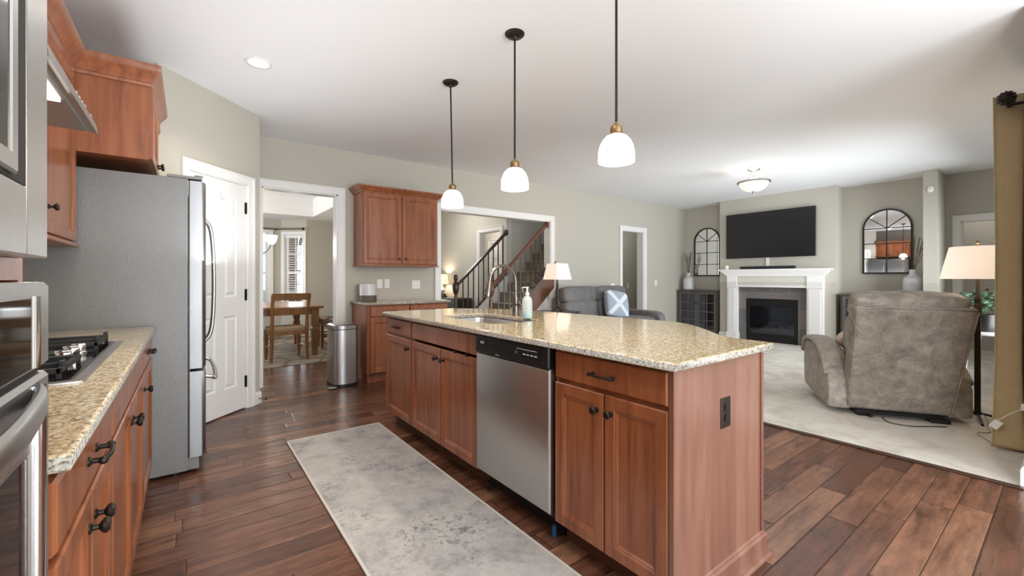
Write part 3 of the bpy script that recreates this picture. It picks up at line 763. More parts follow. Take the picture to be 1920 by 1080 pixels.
# slab with six raised panels
st = .105; mid = .09; uc = (u0 + u1) / 2
rows = [(.23, .86), (1.03, 1.61), (1.71, 1.90)]
cols = [(u0 + st, uc - mid / 2), (uc + mid / 2, u1 - st)]
us = [u0, cols[0][0], cols[0][1], cols[1][0], cols[1][1], u1]; vs = [v0] + [x for r_ in rows for x in r_] + [v1]
for i in range(5):
    for j in range(len(vs) - 1):
        if i in (1, 3) and j % 2 == 1:
            m.rings(PF, us[i], us[i + 1], vs[j], vs[j + 1], [(0, -.004), (.008, -.013), (.020, -.013), (.038, -.005), (.040, -.005)], cap0=False)
        else: m.face([PF.p(us[i], vs[j], -.004), PF.p(us[i + 1], vs[j], -.004), PF.p(us[i + 1], vs[j + 1], -.004), PF.p(us[i], vs[j + 1], -.004)])
m.fbox(PF, u0, u1, v0, v1, -.042, -.0135)
for (a, b, c, e) in ((u0, u0 + .002, v0, v1), (u1 - .002, u1, v0, v1)): m.fbox(PF, a, b, c, e, -.03, -.004)
bmesh.ops.remove_doubles(m.bm, verts=m.bm.verts[:], dist=.0004)
m.build('door_panel', 'white_door', d)
for hv in (.25, 1.04, 1.83):
    m = MB(); m.fbox(PF, u0 - .012, u0 + .012, hv - .05, hv + .05, -.004, .001); m.cyl(PF.p(u0, hv - .052, .004), PF.p(u0, hv + .052, .004), .007, seg=10); m.build('hinge', 'black', d, smooth=True)
m = MB(); m.lathe(PF.p(u1 - .06, .93, -.004), [(0, 0), (.03, 0), (.03, .004), (.01, .01), (.01, .035), (.026, .045), (.028, .06), (.015, .07), (0, .071)], 20, axis_mat(PF.n)); m.build('door_handle', 'bronze', d, smooth=True)
t = thing('door_hook', 'small white hook stuck near the top of the pantry door', 'hook', PF.p(.455, 1.89, -.004))
m = MB(); m.fbox(PF, .448, .462, 1.86, 1.92, -.004, 0); m.tube(smoothpath([PF.p(.455, 1.875, 0), PF.p(.455, 1.86, .02), PF.p(.455, 1.875, .03)], 5), .003, 8); m.build('hook_body', 'ceramic', t)
t = thing('door_stop', 'small dark spring door stop on baseboard by dining opening', 'door stop', PF.p(.03, .05, .015))
m = MB(); m.cyl(PF.p(.03, .05, .015), PF.p(.03, .05, .085), .005, seg=10); m.build('spring', 'brass', t, smooth=True)
m = MB(); m.cyl(PF.p(.03, .05, .085), PF.p(.03, .05, .1), .009, seg=12); m.build('rubber_tip', 'black', t, smooth=True)
# plain inner door leaf in the far hall
dd = bpy.data.objects.new('door_2', None); COL.objects.link(dd); dd.location = FH.p(8.4, 0, .0); OFF[dd.name] = dd.location.copy(); struct(dd)
m = MB(); m.fbox(FH, 8.015, 8.785, .01, 2.035, -.0, .012)
for a, b in ((8.12, 8.34), (8.46, 8.68)):
    for c, e in ((.2, .85), (1.0, 1.55), (1.65, 1.92)): m.rings(FH, a, b, c, e, [(0, .012), (.02, .02), (.03, .02)], cap0=False)
m.build('door_panel', 'white_door', dd)

# ================================================================ KITCHEN ISLAND
IF = Frame((1.30, 0, 0), (0, 1, 0), (-1, 0, 0))
ZT, ZD0, ZD1, ZR0, ZR1 = .884, .112, .735, .752, .870
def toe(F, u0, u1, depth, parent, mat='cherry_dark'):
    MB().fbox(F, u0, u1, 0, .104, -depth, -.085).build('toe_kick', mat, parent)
IG = 'base cabinets of the island'
t = thing('base_cabinet', 'cherry island cabinet at the near end, one drawer over two doors', 'cabinet', (1.62, 1.12, 0), group=None)
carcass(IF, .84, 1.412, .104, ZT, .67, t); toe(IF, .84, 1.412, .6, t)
slab_front(IF, .842, 1.402, ZR0, ZR1, t, 'cherry_h'); pull(IF, 1.125, .808, .115, t)
dr = t.children
for a, b, kx in ((.842, 1.118, 1.085), (1.124, 1.402, 1.157)):
    dd_ = panel_door(IF, a, b, ZD0, ZD1, t); kb = knob(IF, kx, .668, dd_)
EF = Frame((0, .82, 0), (1, 0, 0), (0, -1, 0))
m = MB(); m.fbox(EF, 1.305, 1.97, .0, ZT, -.02, 0); e_ = m.build('end_panel', 'endpanel', t, bevel=.0015)
m = MB(); m.fbox(EF, 1.955, 1.975, .1, ZT, -.02, .006); m.build('corner_strip', 'endpanel', t, bevel=.002)
m = MB(); m.sweep([(0, 0), (.014, 0), (.014, .088), (.008, .098), (.008, .104), (.002, .112), (0, .112)], [(1.375, .8199), (1.9751, .8199), (1.9751, 3.4)]); m.build('base_molding', 'endpanel', t)
m = MB(); m.sweep([(0.014, 0), (.03, 0), (.029, .008), (.024, .016), (.014, .020)], [(1.36, .8199), (1.9751, .8199), (1.9751, 3.4)]); m.build('shoe_molding', 'endpanel', t)
MB().box(1.957, 1.975, .84, 3.445, .0, ZT).build('back_panel', 'cherry', t)
plate(EF, 1.652, .675, None, .07, .115, 'outlet', 1, 'bronze', 'oil rubbed bronze outlet on the end panel of the island')
# dishwasher
t = thing('dishwasher', 'stainless steel dishwasher with black control panel built into the island', 'dishwasher', (1.6, 1.727, .0))
a, b = 1.424, 2.034
MB().fbox(IF, a, b, .104, .88, -.60, -.025).build('body', 'black', t)
m = MB(); m.rings(IF, a, b, .13, .782, [(0, -.025), (0, .004), (.006, .012), (.012, .014)]); m.build('door', 'steel_v', t, smooth=True, auto=25)
m = MB(); m.rings(IF, a, b, .784, .880, [(0, -.025), (0, .010), (.005, .018), (.012, .019)]); cp = m.build('control_panel', 'blackplastic', t)
m = MB(); m.rings(IF, 1.915, 2.0, .812, .868, [(0, .019), (.003, .021)]); m.build('badge_recess', 'black', cp)
m = MB(); m.tube([IF.p(1.975, .846, .022), IF.p(1.966, .836, .022), IF.p(1.958, .85, .022), IF.p(1.948, .838, .022), IF.p(1.938, .846, .022)], .0022, 6); m.build('badge', 'screenprint', cp)
m = MB(); m.rings(IF, 1.455, 1.885, .806, .872, [(0, .019), (.003, .021)]); m.build('button_bezel', 'black', cp)
for i in range(4): MB().fbox(IF, 1.50 + i * .028, 1.518 + i * .028, .826, .832, .021, .0225).build('button', 'screenprint', cp)
for i, (q0, q1) in enumerate(((1.50, 1.56), (1.565, 1.60), (1.605, 1.65))): MB().fbox(IF, q0, q1, .850, .853, .021, .0222).build('printed_caption', 'screenprint', cp)
m = MB(); m.cyl(IF.p(1.652, .832, .02), IF.p(1.652, .832, .027), .009); m.build('dial', 'nickel', cp, smooth=True)
m = MB(); m.rings(IF, 1.69, 1.83, .784, .808, [(0, .0195), (.003, .0195), (.01, .005)], cap0=False); m.build('handle_pocket', 'dark', cp)
m = MB(); m.tube(smoothpath([IF.p(1.80, .790, .02), IF.p(1.815, .797, .028), IF.p(1.83, .790, .02)], 4), .004, 8); m.build('latch', 'nickel', cp, smooth=True)
for yy in (1.46, 2.0): MB().cyl((1.35, yy, .0), (1.35, yy, .05), .011, seg=12).build('levelling_foot', 'blue' if yy < 1.6 else 'black', t, smooth=True)
MB().fbox(IF, a, b, .012, .104, -.10, -.085).build('kick_plate', 'black', t)
# sink base
t = thing('base_cabinet', 'cherry sink cabinet of the island, wide false drawer over two doors left of the dishwasher', 'cabinet', (1.62, 2.49, 0))
carcass(IF, 2.041, 2.935, .104, ZT, .65, t, open_top=True); toe(IF, 2.041, 2.935, .6, t)
slab_front(IF, 2.048, 2.93, ZR0, ZR1, t, name='false_drawer')
for yy in (2.16, 2.30): MB().fbox(IF, yy - .006, yy + .006, ZR0 - .018, ZR0, -.006, .006).build('child_lock', 'bronze', t)
dd_ = panel_door(IF, 2.048, 2.48, ZD0, ZD1, t); knob(IF, 2.437, .668, dd_)
dd_ = panel_door(IF, 2.488, 2.93, ZD0, ZD1, t); knob(IF, 2.53, .668, dd_)
t = thing('base_cabinet', 'narrow cherry cabinet at far left end of island with one drawer and one door', 'cabinet', (1.62, 3.19, 0))
carcass(IF, 2.937, 3.445, .104, ZT, .65, t); toe(IF, 2.937, 3.43, .6, t)
slab_front(IF, 2.942, 3.44, ZR0, ZR1, t); pull(IF, 3.20, .808, .10, t)
dd_ = panel_door(IF, 2.942, 3.44, ZD0, ZD1, t); knob(IF, 2.985, .668, dd_)
# worktop with sink cut out
def arc3(pts, n=8): return [(p.x, p.y) for p in smoothpath([(x, y, 0) for x, y in pts], n)]
outer = [(1.262, .787), (1.262, 3.42), (1.30, 3.485), (1.95, 3.485)] + arc3([(1.95, 3.485), (2.14, 3.27), (2.28, 3.06), (2.37, 2.75), (2.42, 2.3), (2.455, 1.85), (2.475, 1.62)], 5)[1:]
outer += arc3([(2.475, 1.62), (2.46, 1.49), (2.36, 1.34), (2.22, 1.19), (2.09, 1.06), (2.035, .96), (2.028, .83)], 5)[1:] + [(2.02, .795), (2.005, .787)]
hole = rrect(1.475, 1.865, 2.13, 2.85, .07)
wt = slab('countertop', outer, [hole], ZT, .914, .007, 'granite'); wt.data.materials.append(M['granite_edge_lit'])
for p in wt.data.polygons:
    if abs(p.normal.z) < .35: p.material_index = 1
tag(wt, 'speckled gold granite worktop of the island with sink cut-out and curved bar edge', 'countertop')
# sink
t = thing('sink', 'stainless undermount sink set in the island worktop', 'sink', (1.67, 2.49, .70))
m = MB()
def lp(r, z, ins): return [(x, y, z) for x, y in rrect(1.475 + ins, 1.865 - ins, 2.13 + ins, 2.85 - ins, .07)]
m.ring_stack([lp(.07, ZT - .001, -.03), lp(.07, ZT - .001, 0), lp(.07, ZT - .02, .004), lp(.07, .74, .008), lp(.07, .715, .02), lp(.05, .705, .05)], cap=False)
L = lp(.05, .705, .05); m.face(L); m.build('basin', 'steel', t, smooth=True)
m = MB(); m.lathe((1.67, 2.49, .706), [(.045, 0), (.045, .003), (.03, .001), (0, .001)], 20); m.build('drain', 'chrome', t, smooth=True)
# faucet
t = thing('faucet', 'tall pull-down gooseneck faucet of dark bronze behind the island sink', 'faucet', (1.925, 2.50, .914))
fx, fy = 1.925, 2.50
m = MB(); m.lathe((fx, fy, .914), [(.030, 0), (.030, .006), (.026, .012), (.024, .03), (.022, .10), (.024, .13), (.019, .16), (.017, .17), (0, .171)], 24); m.build('base', 'faucetmetal', t, smooth=True)
arc = [(fx, fy, 1.07)] + [(fx - .115 + .115 * math.cos(a), fy, 1.165 + .115 * math.sin(a)) for a in [math.pi * i / 10 for i in range(11)]] + [(fx - .232, fy, 1.13)]
m = MB(); m.tube(smoothpath(arc, 3), .0125, 14); m.build('spout', 'faucetmetal', t, smooth=True)
m = MB(); m.tube([(fx - .230, fy, 1.165), (fx - .235, fy, 1.14), (fx - .242, fy, 1.10), (fx - .250, fy, 1.062), (fx - .251, fy, 1.055)], [.015, .020, .023, .028, .025], 16); sh = m.build('spray_head', 'faucetmetal', t, smooth=True)
m = MB(); m.ell((fx - .262, fy, 1.10), (.006, .006, .02)); m.build('spray_button', 'black', sh, smooth=True)
m = MB(); m.cyl((fx, fy - .015, 1.0), (fx + .012, fy - .05, 1.0), .014, seg=14); m.tube(smoothpath([(fx + .012, fy - .048, 1.0), (fx + .02, fy - .06, 1.03), (fx + .02, fy - .065, 1.08), (fx + .018, fy - .06, 1.11)], 4), [.010] + [.008] * 10 + [.006, .005], 10); m.build('lever', 'faucetmetal', t, smooth=True)
# soap bottle
t = thing('soap_bottle', 'clear pump bottle of aqua soap standing by the faucet', 'soap bottle', (1.862, 2.285, .914))
m = MB(); m.lathe((1.862, 2.285, .9145), [(0, 0), (.033, 0), (.036, .004), (.036, .115), (.033, .135), (.020, .150), (.012, .155), (.012, .162), (0, .162)], 24); m.build('bottle', 'bottle', t, smooth=True)
m = MB(); m.lathe((1.862, 2.285, .918), [(0, 0), (.031, 0), (.033, .004), (.033, .042), (0, .042)], 24); m.build('soap', 'aqua', t, smooth=True)
m = MB(); m.lathe((1.862, 2.285, 1.075), [(0, 0), (.014, 0), (.014, .016), (.006, .02), (.005, .045), (.009, .047), (.009, .056), (0, .057)], 16); m.tube([(1.862, 2.285, 1.127), (1.85, 2.305, 1.128), (1.842, 2.32, 1.122)], .0035, 8); m.build('pump', 'whiteplastic', t, smooth=True)

# ================================================================ LEFT RUN
LF = Frame((-.165, 0, 0), (0, 1, 0), (1, 0, 0))
def lcab(y0, y1, label, doors=2, hy=None, false=False):
    t = thing('base_cabinet', label, 'cabinet', (-.48, (y0 + y1) / 2, 0))
    carcass(LF, y0 + .002, y1 - .002, .104, ZT - .001, .63, t); toe(LF, y0 + .002, y1 - .002, .6, t)
    slab_front(LF, y0 + .006, y1 - .006, ZR0, ZR1, t, name='false_drawer' if false else 'drawer')
    if not false: pull(LF, (y0 + y1) / 2 if hy is None else hy, .812, .11, t)
    if doors == 2:
        yc = (y0 + y1) / 2
        d1 = panel_door(LF, y0 + .006, yc - .003, ZD0, ZD1, t); knob(LF, yc - .036, .668, d1)
        d2 = panel_door(LF, yc + .003, y1 - .006, ZD0, ZD1, t); knob(LF, yc + .036, .668, d2)
    else:
        d1 = panel_door(LF, y0 + .006, y1 - .006, ZD0, ZD1, t); knob(LF, y0 + .05, .668, d1)
    return t
lcab(.967, 1.60, 'cherry cabinet beside the ovens with drawer pull and paired door knobs', 2)
lcab(1.60, 2.60, 'cherry cabinet under the cooktop with long plain false drawer', 2, false=True)
lcab(2.60, 3.22, 'cherry cabinet next to the refrigerator with drawer pull and single door', 1)
wt = slab('countertop', [(-.80, .968), (-.148, .968), (-.148, 3.225), (-.80, 3.225)], [], ZT, .914, .007, 'granite'); wt.data.materials.append(M['granite_edge_lit'])
for p in wt.data.polygons:
    if abs(p.normal.z) < .35: p.material_index = 1
tag(wt, 'speckled gold granite worktop along the left wall under the cooktop', 'countertop')
# cooktop
t = thing('cooktop', 'black gas cooktop with steel rim and chrome knobs set in left worktop', 'cooktop', (-.47, 2.06, .914))
m = MB(); m.rings(Frame((0, 0, 0), (0, 1, 0), (1, 0, 0)), 0, 1, 0, 1, [(0, 0)], False, False); m.bm.clear()
m.ring_stack([[(x, y, z) for x, y in rrect(-.72 + i, -.222 - i, 1.60 + i, 2.52 - i, .015, 3)] for i, z in ((0, .9145), (.001, .919), (.018, .921))]); m.build('rim', 'steel', t, smooth=True)
m = MB(); m.ring_stack([[(x, y, z) for x, y in rrect(-.70 + i, -.245 - i, 1.62 + i, 2.50 - i, .012, 3)] for i, z in ((0, .9205), (.004, .923), (.012, .922))]); m.build('glass_top', 'blackglass', t, smooth=True)
for bx, by, br in ((-.58, 1.78, .045), (-.58, 2.34, .045), (-.38, 1.76, .035), (-.36, 2.38, .035), (-.56, 2.06, .055)):
    m = MB(); m.lathe((bx, by, .9225), [(0, 0), (br, 0), (br, .008), (br * .7, .010), (br * .7, .018), (br * .9, .019), (br * .9, .025), (0, .027)], 20); m.build('burner', 'iron', t, smooth=True)
def grate(x0, x1, y0_, y1_):
    m = MB(); w = .011; z0, z1 = .938, .953
    m.box(x0, x0 + w, y0_, y1_, z0, z1); m.box(x1 - w, x1, y0_, y1_, z0, z1); m.box(x0, x1, y0_, y0_ + w, z0, z1); m.box(x0, x1, y1_ - w, y1_, z0, z1)
    xc = (x0 + x1) / 2; m.box(xc - w / 2, xc + w / 2, y0_, y1_, z0, z1)
    for fy_ in (.25, .75):
        yy = y0_ + (y1_ - y0_) * fy_; m.box(x0, x0 + .14, yy - w / 2, yy + w / 2, z0, z1 + .006); m.box(x1 - .14, x1, yy - w / 2, yy + w / 2, z0, z1 + .006)
    for xx in (x0, x1 - w):
        for yy in (y0_, y1_ - w): m.box(xx, xx + w, yy, yy + w, .9225, z0)
        for yy in (y0_ + .03, y1_ - .05): m.box(xx, xx + w, yy, yy + .035, z1, z1 + .014)
    m.build('grate', 'iron', t, bevel=.002)
grate(-.69, -.27, 1.635, 1.905); grate(-.69, -.44, 1.92, 2.20); grate(-.69, -.27, 2.215, 2.485)
for i in range(5):
    m = MB(); m.lathe((-.315 - .012 * (i % 2), 1.945 + i * .058, .9225), [(0, 0), (.024, 0), (.024, .004), (.019, .008), (.021, .028), (.018, .034), (0, .035)], 20); m.build('control_knob', 'chrome', t, smooth=True)
# oven tower
TF = Frame((-.20, 0, 0), (0, 1, 0), (1, 0, 0))
t = thing('oven_cabinet', 'tall cherry cabinet that houses the microwave and wall oven at far left', 'cabinet', (-.5, .58, 0))
m = MB(); m.box(-.79, -.20, .20, .222, 0, 2.33); m.box(-.79, -.20, .943, .965, 0, 2.33); m.box(-.79, -.22, .222, .943, .0, .44); m.box(-.79, -.20, .222, .943, 1.19, 1.222); m.box(-.79, -.22, .222, .943, 1.63, 2.33)
m.box(-.79, -.77, .222, .943, .44, 1.63); m.build('body', 'cherry', t)
for a, b in ((.206, .580), (.585, .959)): dd_ = panel_door(Frame((-.18, 0, 0), (0, 1, 0), (1, 0, 0)), a, b, 1.68, 2.30, t); knob(Frame((-.18, 0, 0), (0, 1, 0), (1, 0, 0)), .55 if a < .4 else .615, 1.74, dd_)
dd_ = slab_front(Frame((-.18, 0, 0), (0, 1, 0), (1, 0, 0)), .206, .959, .14, .40, t); pull(Frame((-.18, 0, 0), (0, 1, 0), (1, 0, 0)), .58, .30, .12, dd_)
AF = Frame((-.168, 0, 0), (0, 1, 0), (1, 0, 0))
t = thing('microwave', 'built-in stainless microwave above the wall oven at the left edge', 'microwave', (-.4, .58, 1.24))
MB().fbox(AF, .24, .925, 1.235, 1.61, -.45, -.03).build('body', 'black', t)
m = MB(); m.fbox(AF, .828, .932, 1.222, 1.626, -.03, 0); m.fbox(AF, .235, .345, 1.222, 1.626, -.03, 0); m.fbox(AF, .345, .828, 1.222, 1.312, -.03, 0); m.build('trim_kit', 'steel_v', t, bevel=.003)
m = MB(); m.fbox(AF, .3455, .8275, 1.3125, 1.626, -.03, -.0008); m.build('door_gap_shade', 'dark', t)  # flush dark sheet painted in for the shade between door and trim
m = MB(); m.rings(AF, .36, .772, 1.318, 1.62, [(0, -.0005), (0, .003), (.003, .005), (.022, .005), (.024, .003)], cap0=False, cap1=False); dr_ = m.build('door', 'steel_v', t, smooth=True, auto=25)
MB().fbox(AF, .384, .748, 1.342, 1.596, -.0004, .003).build('window_glass', 'blackglass', dr_)

t = thing('wall_oven', 'stainless wall oven with black control glass and bowed handle below the microwave', 'oven', (-.4, .58, .45))
MB().fbox(AF, .24, .935, .46, 1.18, -.55, -.035).build('body', 'black', t)
m = MB(); m.rings(AF, .235, .942, 1.064, 1.187, [(0, -.035), (0, -.006), (.006, 0), (.018, 0)]); cpn = m.build('control_panel', 'steel_v', t, smooth=True, auto=25)
MB().fbox(AF, .32, .838, 1.072, 1.166, -.002, .002).build('display_glass', 'blackglass', cpn)
m = MB(); m.tube([AF.p(.865, 1.070, -.004), AF.p(.865, 1.168, -.004)], .010, 12); m.build('bright_edge', 'chrome', cpn, smooth=True)
m = MB(); m.rings(AF, .235, .942, .46, 1.054, [(0, -.035), (0, -.006), (.006, 0), (.095, 0), (.098, -.004)], cap1=False, cap0=True); od = m.build('door', 'steel_v', t, smooth=True, auto=25)
MB().fbox(AF, .335, .842, .56, .955, -.01, -.002).build('window_glass', 'blackglass', od)
m = MB(); m.tube([AF.p(.865, .47, .001), AF.p(.865, 1.045, .001)], .010, 12); m.build('bright_edge', 'chrome', od, smooth=True)
pts = smoothpath([AF.p(.868, 1.03, .001), AF.p(.845, 1.03, .009), AF.p(.76, 1.03, .021), AF.p(.585, 1.03, .032), AF.p(.41, 1.03, .021), AF.p(.325, 1.03, .009), AF.p(.30, 1.03, .001)], 6)
m = MB(); m.ring_stack([[p + Vector((.008 * math.cos(a), 0,  .0185 * math.sin(a))) for a in [2 * math.pi * k / 16 for k in range(16)]] for p in pts]); m.build('handle', 'steel', od, smooth=True)
MB().fbox(AF, .235, .942, 1.0545, 1.0635, -.034, -.012).build('vent_gap', 'dark', t)

# refrigerator
t = thing('refrigerator', 'tall stainless refrigerator with grey textured side and bottom freezer', 'refrigerator', (-.36, 3.7, 0))
m = MB(); m.box(-.74, .0, 3.25, 4.165, .025, 1.795); m.build('cabinet_body', 'fridgeside', t, bevel=.004)
RF = Frame((.088, 0, 0), (0, 1, 0), (1, 0, 0))
def fdoor(a, b, c, e, nm):
    m = MB(); m.rings(RF, a, b, c, e, [(0, -.08), (0, -.022), (.004, -.008), (.012, -.001), (.022, 0)]); return m.build(nm, 'fridgedoor', t, smooth=True, auto=60)
d1 = fdoor(3.252, 3.705, .64, 1.785, 'door'); d2 = fdoor(3.711, 4.163, .64, 1.785, 'door'); d3 = fdoor(3.252, 4.163, .10, .622, 'freezer_door')
for dd_, yy in ((d1, 3.665), (d2, 3.75)):
    m = MB(); m.tube(smoothpath([RF.p(yy, 1.60, -.002), RF.p(yy, 1.55, .035), RF.p(yy, 1.40, .052), RF.p(yy, 1.15, .058), RF.p(yy, .92, .052), RF.p(yy, .80, .035), RF.p(yy, .75, -.002)], 6), .011, 12); m.build('handle', 'steel', dd_, smooth=True)
m = MB(); m.tube(smoothpath([RF.p(3.33, .575, -.002), RF.p(3.335, .565, .035), RF.p(3.36, .555, .052), RF.p(3.70, .555, .062), RF.p(4.05, .555, .052), RF.p(4.08, .565, .035), RF.p(4.085, .575, -.002)], 6), .012, 12); m.build('handle', 'steel', d3, smooth=True)
MB().fbox(RF, 3.254, 4.161, .10, 1.78, -.086, -.078).build('door_seal', 'black', t)
for a in (3.26, 4.06): m = MB(); m.box(-.10, .07, a, a + .09, 1.797, 1.815); m.box(.03, .075, a + .01, a + .05, 1.815, 1.826); m.build('hinge_cover', 'greycurtain', t, bevel=.006)
m = MB(); m.box(-.03, .055, 3.27, 4.145, .02, .095); m.build('base_grille', 'fridgeside', t, bevel=.004)
for yy in (3.31, 4.10):
    for xx in (-.68, -.06): MB().cyl((xx, yy - .012, .0145), (xx, yy + .012, .0145), .0145, seg=12).build('caster', 'black', t, smooth=True)
# cabinet above refrigerator
CF = Frame((-.16, 0, 0), (0, 1, 0), (1, 0, 0))
t = thing('wall_cabinet', 'deep cherry cabinet above the refrigerator', 'cabinet', (-.45, 3.69, 1.87))
MB().box(-.79, -.1805, 3.21, 4.165, 1.87, 2.33).build('body', 'cherry', t)
for a, b, kx in ((3.216, 3.685, 3.65), (3.691, 4.16, 3.73)): dd_ = panel_door(CF, a, b, 1.878, 2.285, t); knob(CF, kx, 1.93, dd_)
UF = Frame((-.47, 0, 0), (0, 1, 0), (1, 0, 0))
t = thing('wall_cabinet', 'cherry wall cabinet between the range hood and the refrigerator', 'cabinet', (-.64, 2.85, 1.37))
MB().box(-.79, -.4905, 2.56, 3.208, 1.375, 2.33).build('body', 'cherry', t)
dd_ = panel_door(UF, 2.566, 3.195, 1.385, 2.285, t); knob(UF, 2.62, 1.495, dd_)
m = MB(); m.box(-.79, -.46, 2.562, 3.206, 1.355, 1.374); m.build('light_rail', 'cherry_h', t, bevel=.004)
t = thing('wall_cabinet', 'short cherry wall cabinet right above the range hood', 'cabinet', (-.64, 2.1, 1.9))
MB().box(-.79, -.4905, 1.66, 2.558, 1.90, 2.33).build('body', 'cherry', t)
for a, b, kx in ((1.665, 2.105, 2.07), (2.111, 2.552, 2.15)): dd_ = panel_door(UF, a, b, 1.908, 2.285, t); knob(UF, kx, 1.95, dd_)
t = thing('wall_cabinet', 'cherry wall cabinet between the oven cabinet and the range hood', 'cabinet', (-.64, 1.3, 1.37))
MB().box(-.79, -.4905, .967, 1.658, 1.375, 2.33).build('body', 'cherry', t)
dd_ = panel_door(UF, .972, 1.65, 1.385, 2.285, t); knob(UF, 1.60, 1.495, dd_)
m = MB(); m.sweep([(-.012, 2.285), (.012, 2.285), (.016, 2.300), (.022, 2.304), (.030, 2.325), (.048, 2.352), (.060, 2.372), (.062, 2.398), (-.012, 2.398)], [(-.493, .966), (-.493, 3.207), (-.183, 3.207), (-.183, 4.17)])
tag(m.build('crown_molding', 'cherry_h', smooth=True, auto=30), 'cherry crown molding along tops of the left wall cabinets', 'molding')
# range hood
t = thing('range_hood', 'stainless range hood over the cooktop with lit panel underneath', 'range hood', (-.55, 2.08, 1.79))
y0_, y1_ = 1.68, 2.475
m = MB(); m.ring_stack([[(-.79, y, 1.80), (-.315, y, 1.80), (-.30, y, 1.792), (-.305, y, 1.83), (-.455, y, 1.898), (-.79, y, 1.898)] for y in (y0_, y1_)]); m.build('housing', 'steel_dim', t)
m = MB(); m.box(-.78, -.33, y0_ + .02, y1_ - .02, 1.795, 1.799); m.build('underside', 'steel_dim', t)
MB().box(-.425, -.345, 1.82, 2.08, 1.789, 1.7945).build('light_panel', 'hoodlamp', t)
m = MB(); m.box(-.76, -.47, 1.75, 2.40, 1.788, 1.7945); m.build('grease_filter', 'steel', t)
for i, yy in enumerate((2.08, 2.13, 2.18)): MB().box(-.330, -.306, yy, yy + .018, 1.832, 1.838).build('push_button', 'whiteplastic', t, bevel=.002)
for yy in (2.26, 2.38): m = MB(); m.lathe((-.315, yy, 1.836), [(0, 0), (.009, 0), (.008, .010), (0, .011)], 14); m.build('dial', 'chrome', t, smooth=True)
l = area('hood_lamp', (-.385, 1.95, 1.785), (0, 0, 0), .08, .24, 4, (1, .93, .82))

# ================================================================ BACK WALL CABINETS
BFr = Frame((0, 4.80, 0), (1, 0, 0), (0, -1, 0))
t = thing('base_cabinet', 'cherry base cabinet against the back wall beside the steel bin', 'cabinet', (2.11, 5.06, 0))
carcass(BFr, 1.60, 2.62, .104, ZT - .001, .555, t)
MB().fbox(BFr, 1.62, 2.60, 0, .104, -.54, -.06).build('toe_kick', 'cherry_x', t)
MB().fbox(BFr, 1.618, 2.60, 0, .02, -.06, -.045).build('shoe_molding', 'cherry_x', t, bevel=.004)
for a, b in ((1.64, 2.105), (2.112, 2.61)):
    s_ = slab_front(BFr, a, b, ZR0, ZR1, t, 'cherry_x'); pull(BFr, (a + b) / 2, .81, .11, s_)
    dd_ = panel_door(BFr, a, b, ZD0, ZD1, t); knob(BFr, 2.07 if a < 2 else 2.15, .668, dd_)
wt = slab('countertop', [(1.575, 4.775), (2.645, 4.775), (2.645, 5.355), (1.575, 5.355)], [], ZT, .914, .007, 'granite')
wt.data.materials.append(M['granite_edge_lit'])
for p in wt.data.polygons:
    if abs(p.normal.z) < .35: p.material_index = 1
tag(wt, 'short granite worktop on the cabinet against the back wall', 'countertop')
BU = Frame((0, 5.03, 0), (1, 0, 0), (0, -1, 0))
t = thing('wall_cabinet', 'two-door cherry wall cabinet hanging alone on the back wall', 'cabinet', (2.11, 5.2, 1.35))
MB().box(1.62, 2.60, 5.0505, 5.359, 1.35, 2.235).build('body', 'cherry', t)
for a, b, kx in ((1.632, 2.105, 2.068), (2.112, 2.588, 2.15)): dd_ = panel_door(BU, a, b, 1.365, 2.205, t); knob(BU, kx, 1.425, dd_, s=.8)
MB().box(1.605, 2.615, 5.035, 5.359, 1.335, 1.3495).build('light_rail', 'cherry_x', t, bevel=.003)
m = MB(); m.sweep([(-.01, 2.205), (.012, 2.205), (.016, 2.218), (.026, 2.226), (.044, 2.252), (.058, 2.268), (.060, 2.285), (-.01, 2.285)], [(1.62, 5.358), (1.62, 5.045), (2.60, 5.045), (2.60, 5.358)][::1]); m.build('crown', 'cherry_x', t)
MB().box(1.62, 2.60, 5.045, 5.358, 2.236, 2.28).build('top_panel', 'cherry', t)
WBf = Frame((0, YB - .0005, 0), (1, 0, 0), (0, -1, 0))
plate(WBf, 1.945, 1.12, kind='outlet', label='white wall outlet left of its neighbour above the back worktop')
plate(WBf, 2.04, 1.12, kind='switch', label='white single light switch above the back worktop, beside the outlet')
plate(WBf, 2.44, 1.105, kind='switch', gang=2, label='white double light switch at right end above the back worktop')
t = thing('canister', 'grey and white ribbed canister standing on the back worktop under cabinet', 'canister', (1.735, 5.18, .9145))
m = MB(); m.lathe((1.735, 5.18, .9145), [(0, 0), (.098, 0), (.102, .004), (.102, .07), (0, .07)], 30); m.build('base', 'greywood', t, smooth=True)
m = MB(); m.lathe((1.735, 5.18, .985), [(0, 0), (.100, 0), (.100, .13), (.096, .137), (0, .138)], 30); m.build('lid', 'ceramic', t, smooth=True)
